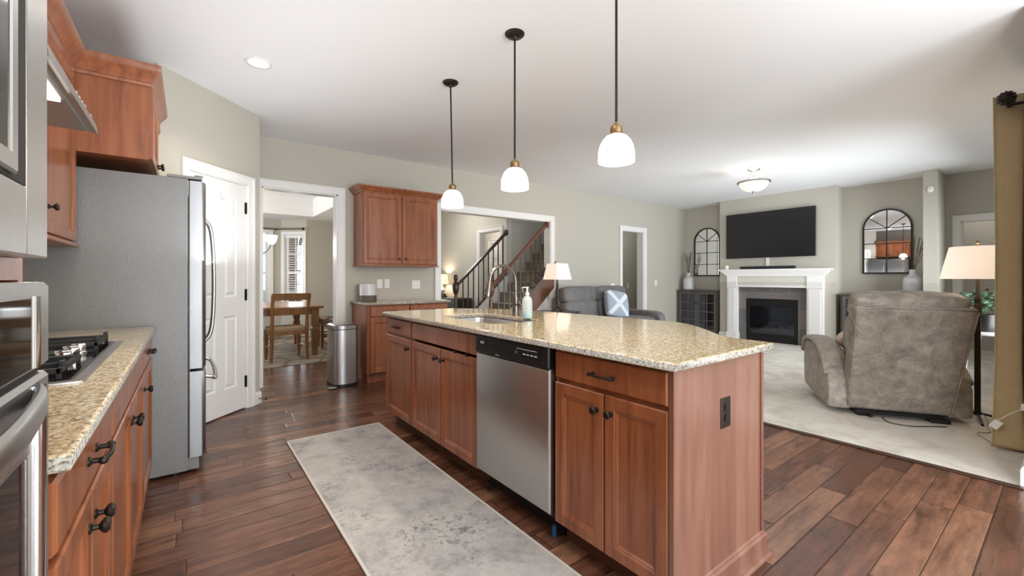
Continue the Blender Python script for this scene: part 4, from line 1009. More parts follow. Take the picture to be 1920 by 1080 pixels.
# bin
t = thing('trash_bin', 'brushed stainless step bin with dark lid beside the back cabinet', 'trash bin', (1.38, 4.95, 0))
def binring(z, g=0): 
    pts = [(1.25 - g, 5.10 + g), (1.25 - g, 4.86)] + [(1.38 + (.13 + g) * math.cos(a), 4.86 + (.065 + g) * math.sin(a)) for a in [math.pi + math.pi * i / 10 for i in range(1, 10)]] + [(1.51 + g, 4.86), (1.51 + g, 5.10 + g)]
    return [(x, y, z) for x, y in pts]
m = MB(); m.ring_stack([binring(.04), binring(.635)]); m.build('body', 'steel_v', t, smooth=True, auto=40)
m = MB(); m.ring_stack([binring(0, .006), binring(.04, .006)]); m.build('base', 'blackplastic', t, bevel=.004)
m = MB(); m.ring_stack([binring(.636, .004), binring(.672, .004), binring(.688, -.02)]); m.build('lid', 'steel', t, smooth=True, auto=25)
m = MB(); m.ring_stack([binring(.628, .002), binring(.636, .002)]); m.build('lid_seal', 'black', t)
m = MB(); m.box(1.19, 1.27, 4.775, 4.86, .012, .026); m.build('pedal', 'steel', t, bevel=.005)

# runner
t = thing('runner_rug', 'long distressed grey runner rug on the floor in front of the island', 'rug', (.907, 2.0, 0))
MB().box(.580, 1.235, .42, 3.442, .0005, .008).build('pile', 'runner', t)
m = MB()
for a in ((.567, .580, .405, 3.457), (1.235, 1.248, .405, 3.457), (.580, 1.235, .405, .42), (.580, 1.235, 3.442, 3.457)): m.box(a[0], a[1], a[2], a[3], .0005, .0095)
m.build('binding', 'runner_edge', t)

# ================================================================ PENDANTS AND CEILING LIGHTS
def pendant(x, y, label, tilt=0):
    t = thing('pendant_lamp', label, 'pendant lamp', (x, y, CH), group='pendant lamps over the island', local=True)
    m = MB(); m.lathe((0, 0, 0), [(0, 0), (.062, 0), (.062, -.006), (.050, -.018), (.018, -.026), (.010, -.040), (0, -.041)], 28); m.build('canopy', 'bronze', t, smooth=True)
    m = MB(); m.cyl((0, 0, -.03), (tilt * .8, 0, -.80), .0062, seg=12); m.build('rod', 'bronze', t, smooth=True)
    m = MB(); m.lathe((tilt * .8, 0, -.79), [(.007, 0), (.010, -.010), (.026, -.020), (.030, -.034), (.028, -.052), (.032, -.058), (.032, -.064), (0, -.064)], 24); m.build('socket_cap', 'brass', t, smooth=True)
    m = MB(); m.lathe((tilt * .8, 0, -.850), [(.028, 0), (.050, -.010), (.068, -.030), (.081, -.058), (.087, -.085), (.088, -.135), (.084, -.135), (.083, -.086), (.077, -.060), (.064, -.034), (.047, -.014), (.026, -.004)], 36, cap=False); m.build('glass_shade', 'alabaster', t, smooth=True, auto=0)
    m = MB(); m.ell((tilt * .8, 0, -.92), (.022, .022, .03)); m.build('bulb', 'bulb', t, smooth=True)
    point('pendant_light', (x + tilt * .8, y, CH - .975), 9, (1, .88, .70), .03)
pendant(1.66, 1.352, 'nearest and rightmost of the three bronze pendant lamps over the island')
pendant(1.65, 2.15, 'middle one of the three bronze pendant lamps over the island')
pendant(1.655, 2.99, 'farthest and leftmost of the three bronze pendant lamps over the island', .02)
t = thing('recessed_light', 'round recessed light in the ceiling near the pantry', 'ceiling light', (.405, 3.555, CH))
m = MB(); m.lathe((.405, 3.555, CH - .004), [(.062, .003), (.070, 0), (.090, .001), (.092, .0035)], 36, cap=False); m.build('trim_ring', 'white', t, smooth=True, auto=0)
m = MB(); m.lathe((.405, 3.555, CH - .003), [(0, 0), (.064, 0), (.064, .002), (0, .002)], 36); m.build('lens', 'bulb', t)
spot('recessed_lamp', (.405, 3.555, CH - .02), 26, (1, .92, .80), 130)
for x, y in ((.45, 1.3), (.6, -1.2), (2.7, -1.2)): spot('recessed_lamp', (x, y, CH - .02), 26, (1, .92, .80), 140)
t = thing('ceiling_lamp', 'semi-flush bowl ceiling lamp in the living room before the fireplace', 'ceiling lamp', (6.40, 2.77, CH))
c = (6.40, 2.77)
m = MB(); m.lathe((*c, CH), [(0, 0), (.085, 0), (.085, -.010), (.070, -.022), (.030, -.032), (.020, -.05), (0, -.052)], 30); m.build('canopy', 'nickel', t, smooth=True)
for k in range(3):
    a = 2 * math.pi * k / 3 + .4; m = MB(); m.tube(smoothpath([(c[0] + .03 * math.cos(a), c[1] + .03 * math.sin(a), CH - .035), (c[0] + .05 * math.cos(a), c[1] + .05 * math.sin(a), CH - .08), (c[0] + .03 * math.cos(a), c[1] + .03 * math.sin(a), CH - .13), (c[0] + .13 * math.cos(a), c[1] + .13 * math.sin(a), CH - .175)], 5), .005, 8); m.build('arm', 'nickel', t, smooth=True)
m = MB(); m.lathe((*c, CH - .19), [(.195, .012), (.212, .010), (.215, 0), (.205, -.012), (.190, -.012), (.190, 0)], 44, cap=False); m.build('rim', 'nickel', t, smooth=True)
m = MB(); m.lathe((*c, CH - .20), [(.192, .0), (.175, -.045), (.135, -.09), (.08, -.115), (.02, -.122), (.02, -.118), (.078, -.111), (.132, -.086), (.170, -.043), (.187, 0)], 44, cap=False); m.build('glass_bowl', 'alabaster_dim', t, smooth=True, auto=0)
m = MB(); m.lathe((*c, CH - .318), [(.028, .004), (.026, -.008), (.012, -.02), (.010, -.035), (.004, -.052), (0, -.055)], 20); m.build('finial', 'nickel', t, smooth=True)
point('ceiling_lamp_light', (*c, CH - .14), 3.5, (1, .9, .78), .06)

# ================================================================ FIREPLACE WALL
FP = Frame((8.595, 0, 0), (0, 1, 0), (-1, 0, 0))
t = thing('fireplace', 'white fireplace mantel with slate tile surround and black gas firebox', 'fireplace', (8.45, 3.41, 0))
SF = Frame((8.594, 0, 0), (0, 1, 0), (-1, 0, 0))
m = MB()
for a, b, c, d in ((2.80, 2.975, .002, 1.04), (3.845, 4.02, .002, 1.04), (2.975, 3.845, .805, 1.04)): m.fbox(SF, a, b, c, d, 0, .012)
m.build('tile_surround', 'slate', t)
for a, b in ((2.575, 2.81), (3.99, 4.175)):
    m = MB(); m.fbox(SF, a, b, 0, 1.225, 0, .11); m.fbox(SF, a + .03, b - .03, .16, 1.0, .11, .122); m.fbox(SF, a - .012, b + .012, 0, .14, 0, .128)
    m.fbox(SF, a - .008, b + .008, 1.012, 1.03, 0, .12)
    m.build('pilaster', 'white', t, bevel=.003)
m = MB(); m.fbox(SF, 2.81, 3.99, 1.06, 1.225, 0, .09); m.build('frieze', 'wall_light', t)
m = MB(); m.fbox(SF, 2.81, 3.99, 1.02, 1.06, 0, .10); m.fbox(SF, 2.81, 3.99, 1.225, 1.26, 0, .10); m.build('frieze_molding', 'white', t, bevel=.003)
m = MB(); m.sweep([(-.1, 1.225), (.0, 1.225), (.012, 1.245), (.03, 1.262), (.055, 1.290), (.075, 1.305), (.080, 1.325), (-.1, 1.325)], [(8.593, 4.18), (8.485, 4.18), (8.485, 2.57), (8.593, 2.57)][::1][::-1][::-1]); m.build('crown', 'white', t)
m = MB(); m.box(8.36, 8.594, 2.45, 4.275, 1.325, 1.358); m.build('shelf', 'white', t, bevel=.008)
m = MB(); 
for a, b, c, d in ((2.972, 3.03, .005, .80), (3.79, 3.848, .005, .80), (3.03, 3.79, .66, .80), (3.03, 3.79, .005, .155)): m.fbox(SF, a, b, c, d, -.03, .018)
fb = m.build('firebox_frame', 'black', t, bevel=.003)
m = MB()
for i in range(4): m.fbox(SF, 3.0, 3.82, .70 + i * .022, .708 + i * .022, .018, .024)
for i in range(5): m.fbox(SF, 3.0, 3.82, .035 + i * .022, .043 + i * .022, .018, .024)
m.build('louver', 'iron', fb)
m = MB()
m.box(8.96, 8.966, 2.99, 3.83, .03, .79); m.box(8.62, 8.96, 2.985, 2.992, .03, .79); m.box(8.62, 8.96, 3.828, 3.835, .03, .79); m.box(8.62, 8.96, 2.992, 3.828, .03, .16); m.box(8.62, 8.96, 2.992, 3.828, .78, .79)
m.build('firebox_lining', 'iron', t)
MB().fbox(SF, 3.03, 3.79, .155, .66, -.004, 0).build('fire_glass', 'fireglass', t)
LG = 'ceramic logs in the fireplace'
for i, (a, b, r) in enumerate((((8.80, 3.12, .20), (8.76, 3.62, .21), .035), ((8.72, 3.22, .20), (8.86, 3.40, .30), .03), ((8.72, 3.66, .20), (8.85, 3.44, .29), .032), ((8.86, 3.2, .29), (8.82, 3.55, .33), .026), ((8.70, 3.35, .19), (8.70, 3.5, .2), .03))):
    m = MB(); m.tube(smoothpath([a, (Vector(a) + Vector(b)) / 2 + Vector((0, 0, .02)), b], 5), [r * (.9 + .15 * math.sin(3 * k)) for k in range(11)], 10); m.build('ceramic_log', 'log', t, smooth=True)
# television, soundbar, cable cover, candle
t = thing('television', 'large black flat television mounted above the fireplace mantel', 'television', (8.54, 3.45, 1.57))
m = MB(); m.box(8.52, 8.56, 2.69, 4.205, 1.572, 2.430); m.build('screen_housing', 'blackplastic', t, bevel=.004)
m = MB(); m.box(8.5175, 8.52, 2.70, 4.195, 1.588, 2.420); m.build('screen', 'tvglass', t)
MB().box(8.56, 8.594, 3.25, 3.65, 1.85, 2.15).build('wall_mount', 'black', t)
t = thing('soundbar', 'long thin black soundbar lying on the white mantel', 'soundbar', (8.44, 3.44, 1.3585))
m = MB(); m.box(8.405, 8.475, 2.96, 3.89, 1.3585, 1.41); m.build('enclosure', 'blackplastic', t, bevel=.01); MB().box(8.403, 8.405, 2.99, 3.86, 1.366, 1.403).build('grille', 'iron', t)
tag(MB().box(8.575, 8.594, 3.45, 3.50, 1.37, 1.62).build('cable_cover', 'whiteplastic', bevel=.004), 'white cable cover strip between the television and the soundbar', 'cable cover')
t = thing('candle_jar', 'small cream candle at the left end of the mantel', 'candle', (8.45, 4.16, 1.3585))
m = MB(); m.lathe((8.45, 4.16, 1.3585), [(0, 0), (.034, 0), (.036, .004), (.036, .07), (.032, .076), (.03, .07), (0, .068)], 20); m.build('wax', 'candle', t, smooth=True); m = MB(); m.cyl((8.45, 4.16, 1.42), (8.45, 4.16, 1.445), .0015, seg=6); m.build('wick', 'black', t)
# arched window mirrors
def mirror(y, zb, zt, hw, label):
    t = thing('arched_mirror', label, 'mirror', (8.96, y, zb), group='arched window-pane mirrors in the niches')
    F = Frame((8.968, y, 0), (0, 1, 0), (-1, 0, 0)); zc = zt - hw
    def arch(r, bot): return [(-r, bot)] + [(r * math.cos(a), zc + r * math.sin(a)) for a in [math.pi - math.pi * i / 24 for i in range(25)]] + [(r, bot)]
    m = MB(); A = arch(hw, zb); B = arch(hw - .022, zb + .022)
    lo = [[F.p(u, v, 0) for u, v in A], [F.p(u, v, .03) for u, v in A], [F.p(u, v, .03) for u, v in B], [F.p(u, v, .01) for u, v in B]]
    m.ring_stack(lo, cap=False); m.build('frame', 'black', t)
    m = MB(); m.fprism(F, arch(hw - .012, zb + .012), .004, .010); m.build('mirror_glass', 'mirror', t)
    m = MB(); w = .006
    m.fbox(F, -w, w, zb + .02, zt - .02, .010, .022)
    for k in range(1, 4): v = zb + (zc - zb) * k / 3; m.fbox(F, -hw + .02, hw - .02, v - w, v + w, .010, .021)
    for sg in (-1, 1):
        a = R(50); p0 = (0, zc); p1 = (sg * (hw - .015) * math.sin(R(52)), zc + (hw - .015) * math.cos(R(52)))
        m.tube([F.p(p0[0], p0[1], .016), F.p(p1[0], p1[1], .016)], .006, 8)
    m.build('muntin', 'black', t)
mirror(4.835, 1.235, 2.275, .29, 'arched black window-pane mirror in left niche, partly hidden by chimney breast')
mirror(1.845, 1.262, 2.305, .31, 'arched black window-pane mirror in right niche reflecting the kitchen')
# glazed cabinets in the niches
def sideboard(y0_, y1_, x0, label):
    t = thing('display_cabinet', label, 'cabinet', ((x0 + 8.96) / 2, (y0_ + y1_) / 2, .006), group='weathered grey cabinets with paned glass doors')
    G = Frame((x0, 0, 0), (0, 1, 0), (-1, 0, 0)); H = .94; b0 = .006
    m = MB(); D = 8.955 - x0
    m.fbox(G, y0_ + .02, y0_ + .045, b0, H - .03, -D, -.02); m.fbox(G, y1_ - .045, y1_ - .02, b0, H - .03, -D, -.02); m.fbox(G, y0_ + .045, y1_ - .045, b0 + .06, b0 + .08, -D, -.022); m.fbox(G, y0_ + .045, y1_ - .045, .5, .515, -D, -.03)
    m.fbox(G, y0_ + .045, y1_ - .045, b0 + .08, H - .03, -D, -D + .012); m.fbox(G, y0_ + .045, y1_ - .045, b0, b0 + .06, -D, -.035)
    m.build('body', 'greywood', t); m = MB(); m.fbox(G, y0_, y1_, H - .03, H, -D, 0); m.build('top', 'greywood', t, bevel=.004)
    yc = (y0_ + y1_) / 2
    for a, b, kx in ((y0_ + .05, yc - .003, yc - .03), (yc + .003, y1_ - .05, yc + .03)):
        m = MB(); z0, z1 = b0 + .07, H - .04; w = .045
        for c in ((a, a + w, z0, z1), (b - w, b, z0, z1), (a + w, b - w, z0, z0 + w), (a + w, b - w, z1 - w, z1)): m.fbox(G, *c, -.02, 0)
        uc = (a + b) / 2; m.fbox(G, uc - .009, uc + .009, z0 + w, z1 - w, -.018, -.003)
        for k in range(1, 4): v = z0 + w + (z1 - z0 - 2 * w) * k / 4; m.fbox(G, a + w, b - w, v - .009, v + .009, -.018, -.003)
        dd_ = m.build('door', 'greywood', t); m = MB(); m.fbox(G, a + w, b - w, z0 + w, z1 - w, -.014, -.011); m.build('pane', 'fireglass', dd_); knob(G, kx, .66, dd_, 'black')
    # dark contents on the shelves
    return t
sideboard(4.40, 5.32, 8.60, 'weathered grey cabinet with paned glass doors in the left niche')
sideboard(1.36, 2.36, 8.50, 'weathered grey cabinet with paned glass doors in the right niche behind recliner')
NB = 'dark boxes inside the left display cabinet'
for i, (a, b) in enumerate(((4.52, .516), (4.95, .516), (4.52, .088), (4.95, .088))):
    tag(MB().box(8.72, 8.92, a, a + .25, b, b + .2).build('storage_box', 'darktable', bevel=.01), 'dark storage box on the %s shelf, %s side, inside left glass cabinet' % ('upper' if b > .3 else 'lower', 'right' if a < 4.7 else 'left'), 'box', NB)
# vases with twigs
def vase(x, y, z, label, blabel, lean, seed, s=1.0):
    t = thing('vase', label, 'vase', (x, y, z))
    m = MB(); m.lathe((x, y, z), [(0, 0), (.085 * s, 0), (.092 * s, .01), (.095 * s, .15 * s), (.085 * s, .20 * s), (.045 * s, .235 * s), (.034 * s, .25 * s), (.034 * s, .30 * s), (.038 * s, .305 * s), (.028 * s, .305 * s), (.026 * s, .25 * s), (0, .24 * s)], 28); m.build('body', 'ceramic', t, smooth=True)
    rnd = random.Random(seed); m = MB()
    for k in range(6):
        ly = lean + rnd.uniform(-.26, .26); hh = rnd.uniform(.42, .58); p0 = Vector((x, y, z + .26 * s)); 
        pts = smoothpath([p0, p0 + Vector((rnd.uniform(-.02, .02), ly * .3, hh * .35)), p0 + Vector((rnd.uniform(-.05, .05), ly, hh))], 5)
        m.tube(pts, [.004] * 4 + [.003] * 3 + [.006, .007, .006, .002], 6)
        for j in range(3): q = pts[5 + j * 2 if 5 + j * 2 < len(pts) else -1]; m.tube([q, q + Vector((rnd.uniform(-.03, .03), rnd.uniform(-.05, .05), .06))], [.003, .001], 5)
    tag(m.build('dry_branches', 'twig', smooth=True, origin=(x, y, z + .26 * s)), blabel, 'branches')
vase(8.78, 5.16, .9405, 'white bottle vase on the left display cabinet by the corner', 'dry brown twigs in the white vase of the left niche', .06, 4, 1.2)
vase(8.70, 1.49, .9405, 'white bottle vase on the right display cabinet beside the column', 'dry brown twigs leaning right out of vase by the column', -.12, 8, 1.25)
m = MB(); m.ell((8.448, 1.262, 2.46), (.022, .033, .045), .8); tag(m.build('motion_sensor', 'whiteplastic', smooth=True), 'small round white motion sensor high on the column', 'sensor')
plate(WBf, 7.86, 1.09, kind='switch', label='white light switch on back wall right of the narrow doorway')
plate(WBf, 6.47, 1.03, kind='switch', gang=2, label='white double switch on back wall left of the narrow doorway')
plate(Frame((0, 6.5995, 0), (1, 0, 0), (0, -1, 0)), 8.53, 1.0, kind='switch', gang=1, label='white switch on the hallway wall seen through narrow doorway')

# ================================================================ RECLINER (seen from behind)
t = thing('recliner', 'taupe leather recliner armchair seen from behind on the beige carpet', 'armchair', (4.765, .91, .006), R(32), local=True)
def hexb(name, pts, bev=.03, mat='leather', sub=0, parent=t):
    m = MB(); m.hexa([Vector(p) for p in pts]); 
    bmesh.ops.subdivide_edges(m.bm, edges=m.bm.edges[:], cuts=0) if 0 else None
    return m.build(name, mat, parent, smooth=True, bevel=bev, bseg=4, auto=0)
# backrest shell: bottom X=0, top leans back
hexb('back_shell', [(-.01, -.355, .055), (.14, -.355, .055), (.14, .355, .055), (-.01, .355, .055), (-.30, -.385, .955), (-.12, -.385, .985), (-.12, .385, .985), (-.30, .385, .955)], .035)
m = MB(); m.tube([(-.008, .343, .07), (-.147, .358, .50), (-.285, .372, .925), (-.296, .355, .942), (-.298, .2, .948), (-.298, -.2, .948), (-.296, -.355, .942), (-.285, -.372, .925), (-.147, -.358, .50), (-.008, -.343, .07)], .0065, 8); m.build('piping', 'leather', t, smooth=True)
def crumple(amp, fr, seed):
    rnd = random.Random(seed); ph = [rnd.uniform(0, 6) for _ in range(6)]
    def f(q):
        d = amp * (math.sin(q.y * fr + ph[0]) * math.cos(q.z * fr * 1.7 + ph[1]) + .6 * math.sin(q.y * fr * 2.3 + q.z * 9 + ph[2]))
        return q + q.normalized() * d
    return f
rot = Matrix.Rotation(-R(12), 3, 'Y')
m = MB(); m.ell((-.14, 0, .955), (.13, .375, .115), .45, rot, 40, 20, crumple(.006, 17, 2)); m.build('head_pillow', 'leather', t, smooth=True, auto=0)
m = MB(); m.ell((.02, 0, .70), (.13, .36, .22), .45, rot, 40, 20, crumple(.006, 11, 3)); m.build('back_cushion', 'leather', t, smooth=True, auto=0)
m = MB(); m.ell((.42, 0, .40), (.36, .30, .12), .42, None, 36, 18); m.build('seat_cushion', 'leather', t, smooth=True, auto=0)
m = MB(); m.ell((.80, 0, .24), (.07, .33, .19), .4, None, 30, 16); m.build('footrest', 'leather', t, smooth=True, auto=0)
hexb('seat_base', [(.05, -.33, .06), (.76, -.33, .06), (.76, .33, .06), (.05, .33, .06), (.05, -.33, .30), (.76, -.33, .30), (.76, .33, .30), (.05, .33, .30)], .02)
for sg in (1, -1):
    a, b = .33, .49
    # side profile (X, Z) of the arm: low at the back, rising to the front
    prof = [(.0, .05), (.05, .045), (.40, .05), (.74, .09), (.775, .16), (.785, .34), (.775, .50), (.70, .555), (.52, .565), (.36, .55), (.22, .50), (.10, .41), (.03, .33), (.0, .28)]
    lo = []
    for yy, g in ((a, 0), (a + .03, .0), (b - .04, 0), (b - .012, -.012), (b, -.035)):
        cx, cz = .4, .3
        lo.append([(cx + (x - cx) * (1 + g * 1.2), sg * yy, cz + (z - cz) * (1 + g * 2)) for x, z in prof])
    m = MB(); m.ring_stack(lo); ar = m.build('armrest', 'leather', t, smooth=True, bevel=.012, bseg=2, auto=0)
    lo = []
    top = smoothpath([(.02, 0, .33), (.12, 0, .435), (.24, 0, .53), (.38, 0, .575), (.55, 0, .588), (.70, 0, .575), (.765, 0, .53), (.785, 0, .44)], 3)
    for p in top: lo.append([(p.x + .02 * math.cos(0), sg * ((a + b) / 2 + .098 * math.copysign(abs(math.cos(w_)) ** .7, math.cos(w_))), p.z + .028 * math.sin(w_)) for w_ in [2 * math.pi * k / 16 for k in range(16)]])
    m = MB(); m.ring_stack(lo); m.build('arm_pad', 'leather', ar, smooth=True, auto=0)
m = MB()
for xx, yy in ((.0, .25), (.0, -.25), (.65, .25), (.65, -.25)): m.box(xx, xx + .06, yy - .03, yy + .03, 0, .06)
m.box(.02, .70, .24, .26, .02, .05); m.box(.02, .70, -.26, -.24, .02, .05); m.box(-.02, .03, -.30, .30, .03, .055); m.build('base_mechanism', 'black', t)
MB().box(-.035, .03, -.33, -.20, .0, .035).build('motor_foot', 'blackplastic', t, bevel=.005); MB().box(-.03, .02, .18, .21, 0, .04).build('motor_foot', 'blackplastic', t, bevel=.005)
# pillow in the seat of recliner
m = MB(); m.ell((0, 0, 0), (.05, .15, .15), .5, Matrix.Rotation(R(32), 3, 'Z') @ Matrix.Rotation(-R(35), 3, 'Y') @ Matrix.Rotation(R(45), 3, 'X'), 30, 16)
o = m.build('throw_pillow', 'throw', smooth=True, auto=0, origin=(0, 0, 0)); o.location = (4.98, 1.22, .62); tag(o, 'cream throw pillow whose corner shows beside the recliner back', 'pillow')
# cords on the carpet
def cord(pts, parent, r=.003, mat='cable', inv=None):
    m = MB(); m.tube(smoothpath(pts, 6), r, 6)
    if inv is not None: m.xf(inv)
    return m.build('power_cord', mat, parent, smooth=True)
cord([(4.70, 1.0, .012), (4.58, .93, .010), (4.60, .80, .010), (4.72, .70, .010), (4.80, .62, .012)], t, .0035, 'black', (Matrix.Translation(t.location) @ Matrix.Rotation(R(32), 4, 'Z')).inverted())

# ================================================================ FLOOR LAMP, PLANT
lx, ly = 5.30, .505
t = thing('floor_lamp', 'dark floor lamp with cream drum shade and crossed feet behind the recliner', 'floor lamp', (lx, ly, .006))
m = MB(); m.box(lx - .018, lx + .018, ly - .018, ly + .018, .04, .86); m.lathe((lx, ly, .86), [(.018, 0), (.030, .012), (.018, .03), (.026, .05), (.026, .10), (.016, .12), (.022, .14), (.022, .16), (.012, .18), (.012, .34), (0, .34)], 18); m.build('pole', 'bronze', t, smooth=True, auto=30)
for k in range(4):
    a = R(12 + 90 * k); m = MB(); m.tube([(lx + .02 * math.cos(a), ly + .02 * math.sin(a), .055), (lx + .16 * math.cos(a), ly + .16 * math.sin(a), .035), (lx + .24 * math.cos(a), ly + .24 * math.sin(a), .0165)], .010, 8); m.build('foot', 'bronze', t, smooth=True)
m = MB(); m.lathe((lx, ly, 1.185), [(.226, 0), (.229, .004), (.170, .272), (.166, .272), (.224, .004)], 44, cap=False); m.build('lamp_shade', 'shade', t, smooth=True, auto=0)
m = MB(); m.ell((lx, ly, 1.29), (.03, .03, .045)); m.build('bulb', 'bulb', t, smooth=True)
m = MB(); m.lathe((lx, ly, 1.19), [(.006, 0), (.006, .29), (.012, .295), (.006, .32), (0, .322)], 10)
for k in range(3): a = R(120 * k); m.cyl((lx, ly, 1.455), (lx + (.165 * math.cos(a)), ly + .165 * math.sin(a), 1.455), .002, seg=6)
m.build('harp_and_finial', 'brass', t, smooth=True)
m = MB(); m.cyl((lx + .02, ly - .02, 1.10), (lx + .055, ly - .045, 1.10), .004, seg=8); m.ell((lx + .06, ly - .05, 1.10), (.01, .01, .014)); m.build('switch', 'bronze', t, smooth=True)
cord([(5.30, .50, .10), (5.22, .44, .02), (5.05, .43, .010), (4.90, .40, .010), (4.80, .46, .010), (4.66, .40, .010), (4.50, .33, .010)], t)
point('floor_lamp_light', (lx, ly, 1.36), 7, (1, .76, .52), .04)
t = thing('side_table', 'small white side table behind the floor lamp, carrying a potted plant', 'side table', (6.42, .56, .006))
m = MB(); m.lathe((6.42, .56, .63), [(0, 0), (.26, 0), (.27, .008), (.27, .022), (.26, .03), (0, .03)], 36); m.build('table_top', 'white', t, smooth=True)
for k in range(3): a = R(120 * k + 20); m = MB(); m.cyl((6.42 + .16 * math.cos(a), .56 + .16 * math.sin(a), .63), (6.42 + .22 * math.cos(a), .56 + .22 * math.sin(a), .006), .016, .011, seg=12); m.build('leg', 'white', t, smooth=True)
t = thing('potted_plant', 'leafy green plant in black pot on the small white table behind lamp', 'plant', (6.35, .56, .6605))
m = MB(); m.lathe((6.35, .56, .6605), [(0, 0), (.07, 0), (.10, .15), (.10, .17), (.092, .17), (.09, .15), (0, .145)], 24); m.build('pot', 'soil', t, smooth=True)
rnd = random.Random(11); m = MB()
for k in range(110):
    a = rnd.uniform(0, 6.283); e = rnd.uniform(-.1, 1.35); rr = rnd.uniform(.08, .19)
    c0 = Vector((6.35, .56, .86)) + Vector((math.cos(a) * math.cos(e), math.sin(a) * math.cos(e), math.sin(e))) * rr
    dv = Vector((math.cos(a), math.sin(a), rnd.uniform(-.5, .8))).normalized(); sd = dv.cross(Vector((rnd.uniform(-.3, .3), rnd.uniform(-.3, .3), 1))).normalized(); L = rnd.uniform(.06, .10); w_ = L * .38; up = sd.cross(dv)
    P = [c0, c0 + dv * L * .35 + sd * w_, c0 + dv * L * .7 + sd * w_ * .8, c0 + dv * L + up * -.01, c0 + dv * L * .7 - sd * w_ * .8, c0 + dv * L * .35 - sd * w_]; mid_ = [c0 + dv * L * .35 + up * .008, c0 + dv * L * .7 + up * .008]
    V = [m.bm.verts.new(p) for p in P + mid_]
    for f in ((0, 1, 6), (1, 2, 7, 6), (2, 3, 7), (3, 4, 7), (4, 5, 6, 7), (5, 0, 6)): m.bm.faces.new([V[i] for i in f])
m.build('foliage', 'leaf', t, smooth=True, solid=.002)
m = MB()
for k in range(7): a = k * .9; m.tube([(6.35, .56, .80), (6.35 + .06 * math.cos(a), .56 + .06 * math.sin(a), .95)], .003, 5)
m.build('stem', 'leaf', t)

# ================================================================ CURTAIN
t = thing('curtain', 'olive brown linen curtain panel hanging at right edge by the living room window', 'curtain', (4.72, .29, .02))
m = MB(); n = 90; prof = []
for i in range(n + 1):
    s_ = i / n; prof.append((4.435 + .62 * s_, .283 + .062 * math.cos(s_ * 2 * math.pi * 5)))
zs = [.02, .05, .6, 1.4, 2.2, 2.44]
L = []
for z in zs:
    sp = 1.0 + (.12 if z < .1 else .0); L.append([(x, .283 + (y - .283) * sp * (1 + .10 * math.sin(z * 2.1 + x * 9)), z + (.008 * math.sin(x * 30) if z < .1 else 0)) for x, y in prof])
m.ring_stack(L, closed=False); m.build('fabric', 'curtain', t, smooth=True, auto=0, solid=.004)
m = MB()
for i in range(10):
    x = 4.435 + .62 * (i + .5) / 10; m.lathe((x, .283, 2.385), [(.022, -.004), (.032, -.004), (.032, .004), (.022, .004)], 18, axis_mat(Vector((1, .0, 0))), cap=False)
m.build('grommet', 'bronze', t, smooth=True)
t = thing('curtain_rod', 'thick dark bronze curtain rod with ribbed ball finial at top right', 'curtain rod', (4.4, .283, 2.4))
m = MB(); m.cyl((4.37, .283, 2.385), (7.0, .283, 2.385), .016, seg=14); m.build('rod', 'rod', t, smooth=True)
m = MB(); m.lathe((4.37, .283, 2.385), [(0, .085), (.02, .08), (.040, .06), (.046, .04), (.040, .018), (.026, .004), (.022, -.004), (.022, -.02), (0, -.022)], 20, axis_mat(Vector((-1, 0, 0)))); 
for v in m.bm.verts:
    pass
fin = m.build('finial', 'bronze', t, smooth=True); m = MB()
for k in range(12):
    a = 2 * math.pi * k / 12; m.tube(smoothpath([(4.365, .283 + .024 * math.cos(a), 2.385 + .024 * math.sin(a)), (4.33, .283 + .046 * math.cos(a), 2.385 + .046 * math.sin(a)), (4.295, .283 + .03 * math.cos(a), 2.385 + .03 * math.sin(a))], 3), .005, 6)
m.build('finial_rib', 'rod', fin, smooth=True)
m = MB(); m.box(4.41, 4.45, .181, .19, 2.31, 2.43); m.cyl((4.43, .19, 2.36), (4.43, .283, 2.365), .010, seg=10); m.build('bracket', 'bronze', t, smooth=True, auto=30)
t = thing('power_adapter', 'small white power adapter hanging against the curtain bottom', 'adapter', (4.40, .31, .17))
m = MB(); m.xf(Matrix.Identity(4)); m.box(-.012, .012, -.022, .022, -.03, .03); m.xf(Matrix.Translation((4.415, .335, .19)) @ Matrix.Rotation(R(30), 4, 'X')); m.build('housing', 'whiteplastic', t, bevel=.003)
m = MB(); m.tube(smoothpath([(4.412, .33, .215), (4.41, .29, .26), (4.40, .25, .30), (4.39, .20, .34)], 5), .0025, 6); m.build('cord', 'whiteplastic', t, smooth=True)
t = thing('plug', 'white plug in wall outlet behind the curtain at the right edge', 'plug', (4.36, .2, .35))
m = MB(); m.box(4.33, 4.40, .1805, .187, .29, .40); m.build('cover_plate', 'whiteplastic', t, bevel=.002); m = MB(); m.box(4.345, 4.385, .187, .222, .325, .365); m.build('plug_body', 'whiteplastic', t, bevel=.004)

# ================================================================ LOVESEAT AND TABLE LAMP
t = thing('loveseat', 'grey leather reclining loveseat against the back wall', 'sofa', (5.61, 4.82, .006), 0, local=True)
W_ = .92
for k, sx in enumerate((-.39, .39)):
    m = MB(); m.ell((sx, .25, .90), (.40, .13, .145), .45, Matrix.Rotation(R(-8), 3, 'X'), 36, 16, crumple(.005, 12, 5 + k)); m.build('head_cushion', 'leather2', t, smooth=True, auto=0)
    m = MB(); m.ell((sx, .20, .65), (.40, .13, .17), .42, Matrix.Rotation(R(-8), 3, 'X'), 36, 16, crumple(.005, 9, 8 + k)); m.build('back_cushion', 'leather2', t, smooth=True, auto=0)
    m = MB(); m.ell((sx, -.18, .42), (.39, .36, .12), .4, None, 36, 16); m.build('seat_cushion', 'leather2', t, smooth=True, auto=0)
    m = MB(); m.ell((sx, -.52, .24), (.385, .06, .17), .35, None, 30, 14); m.build('footrest', 'leather2', t, smooth=True, auto=0)
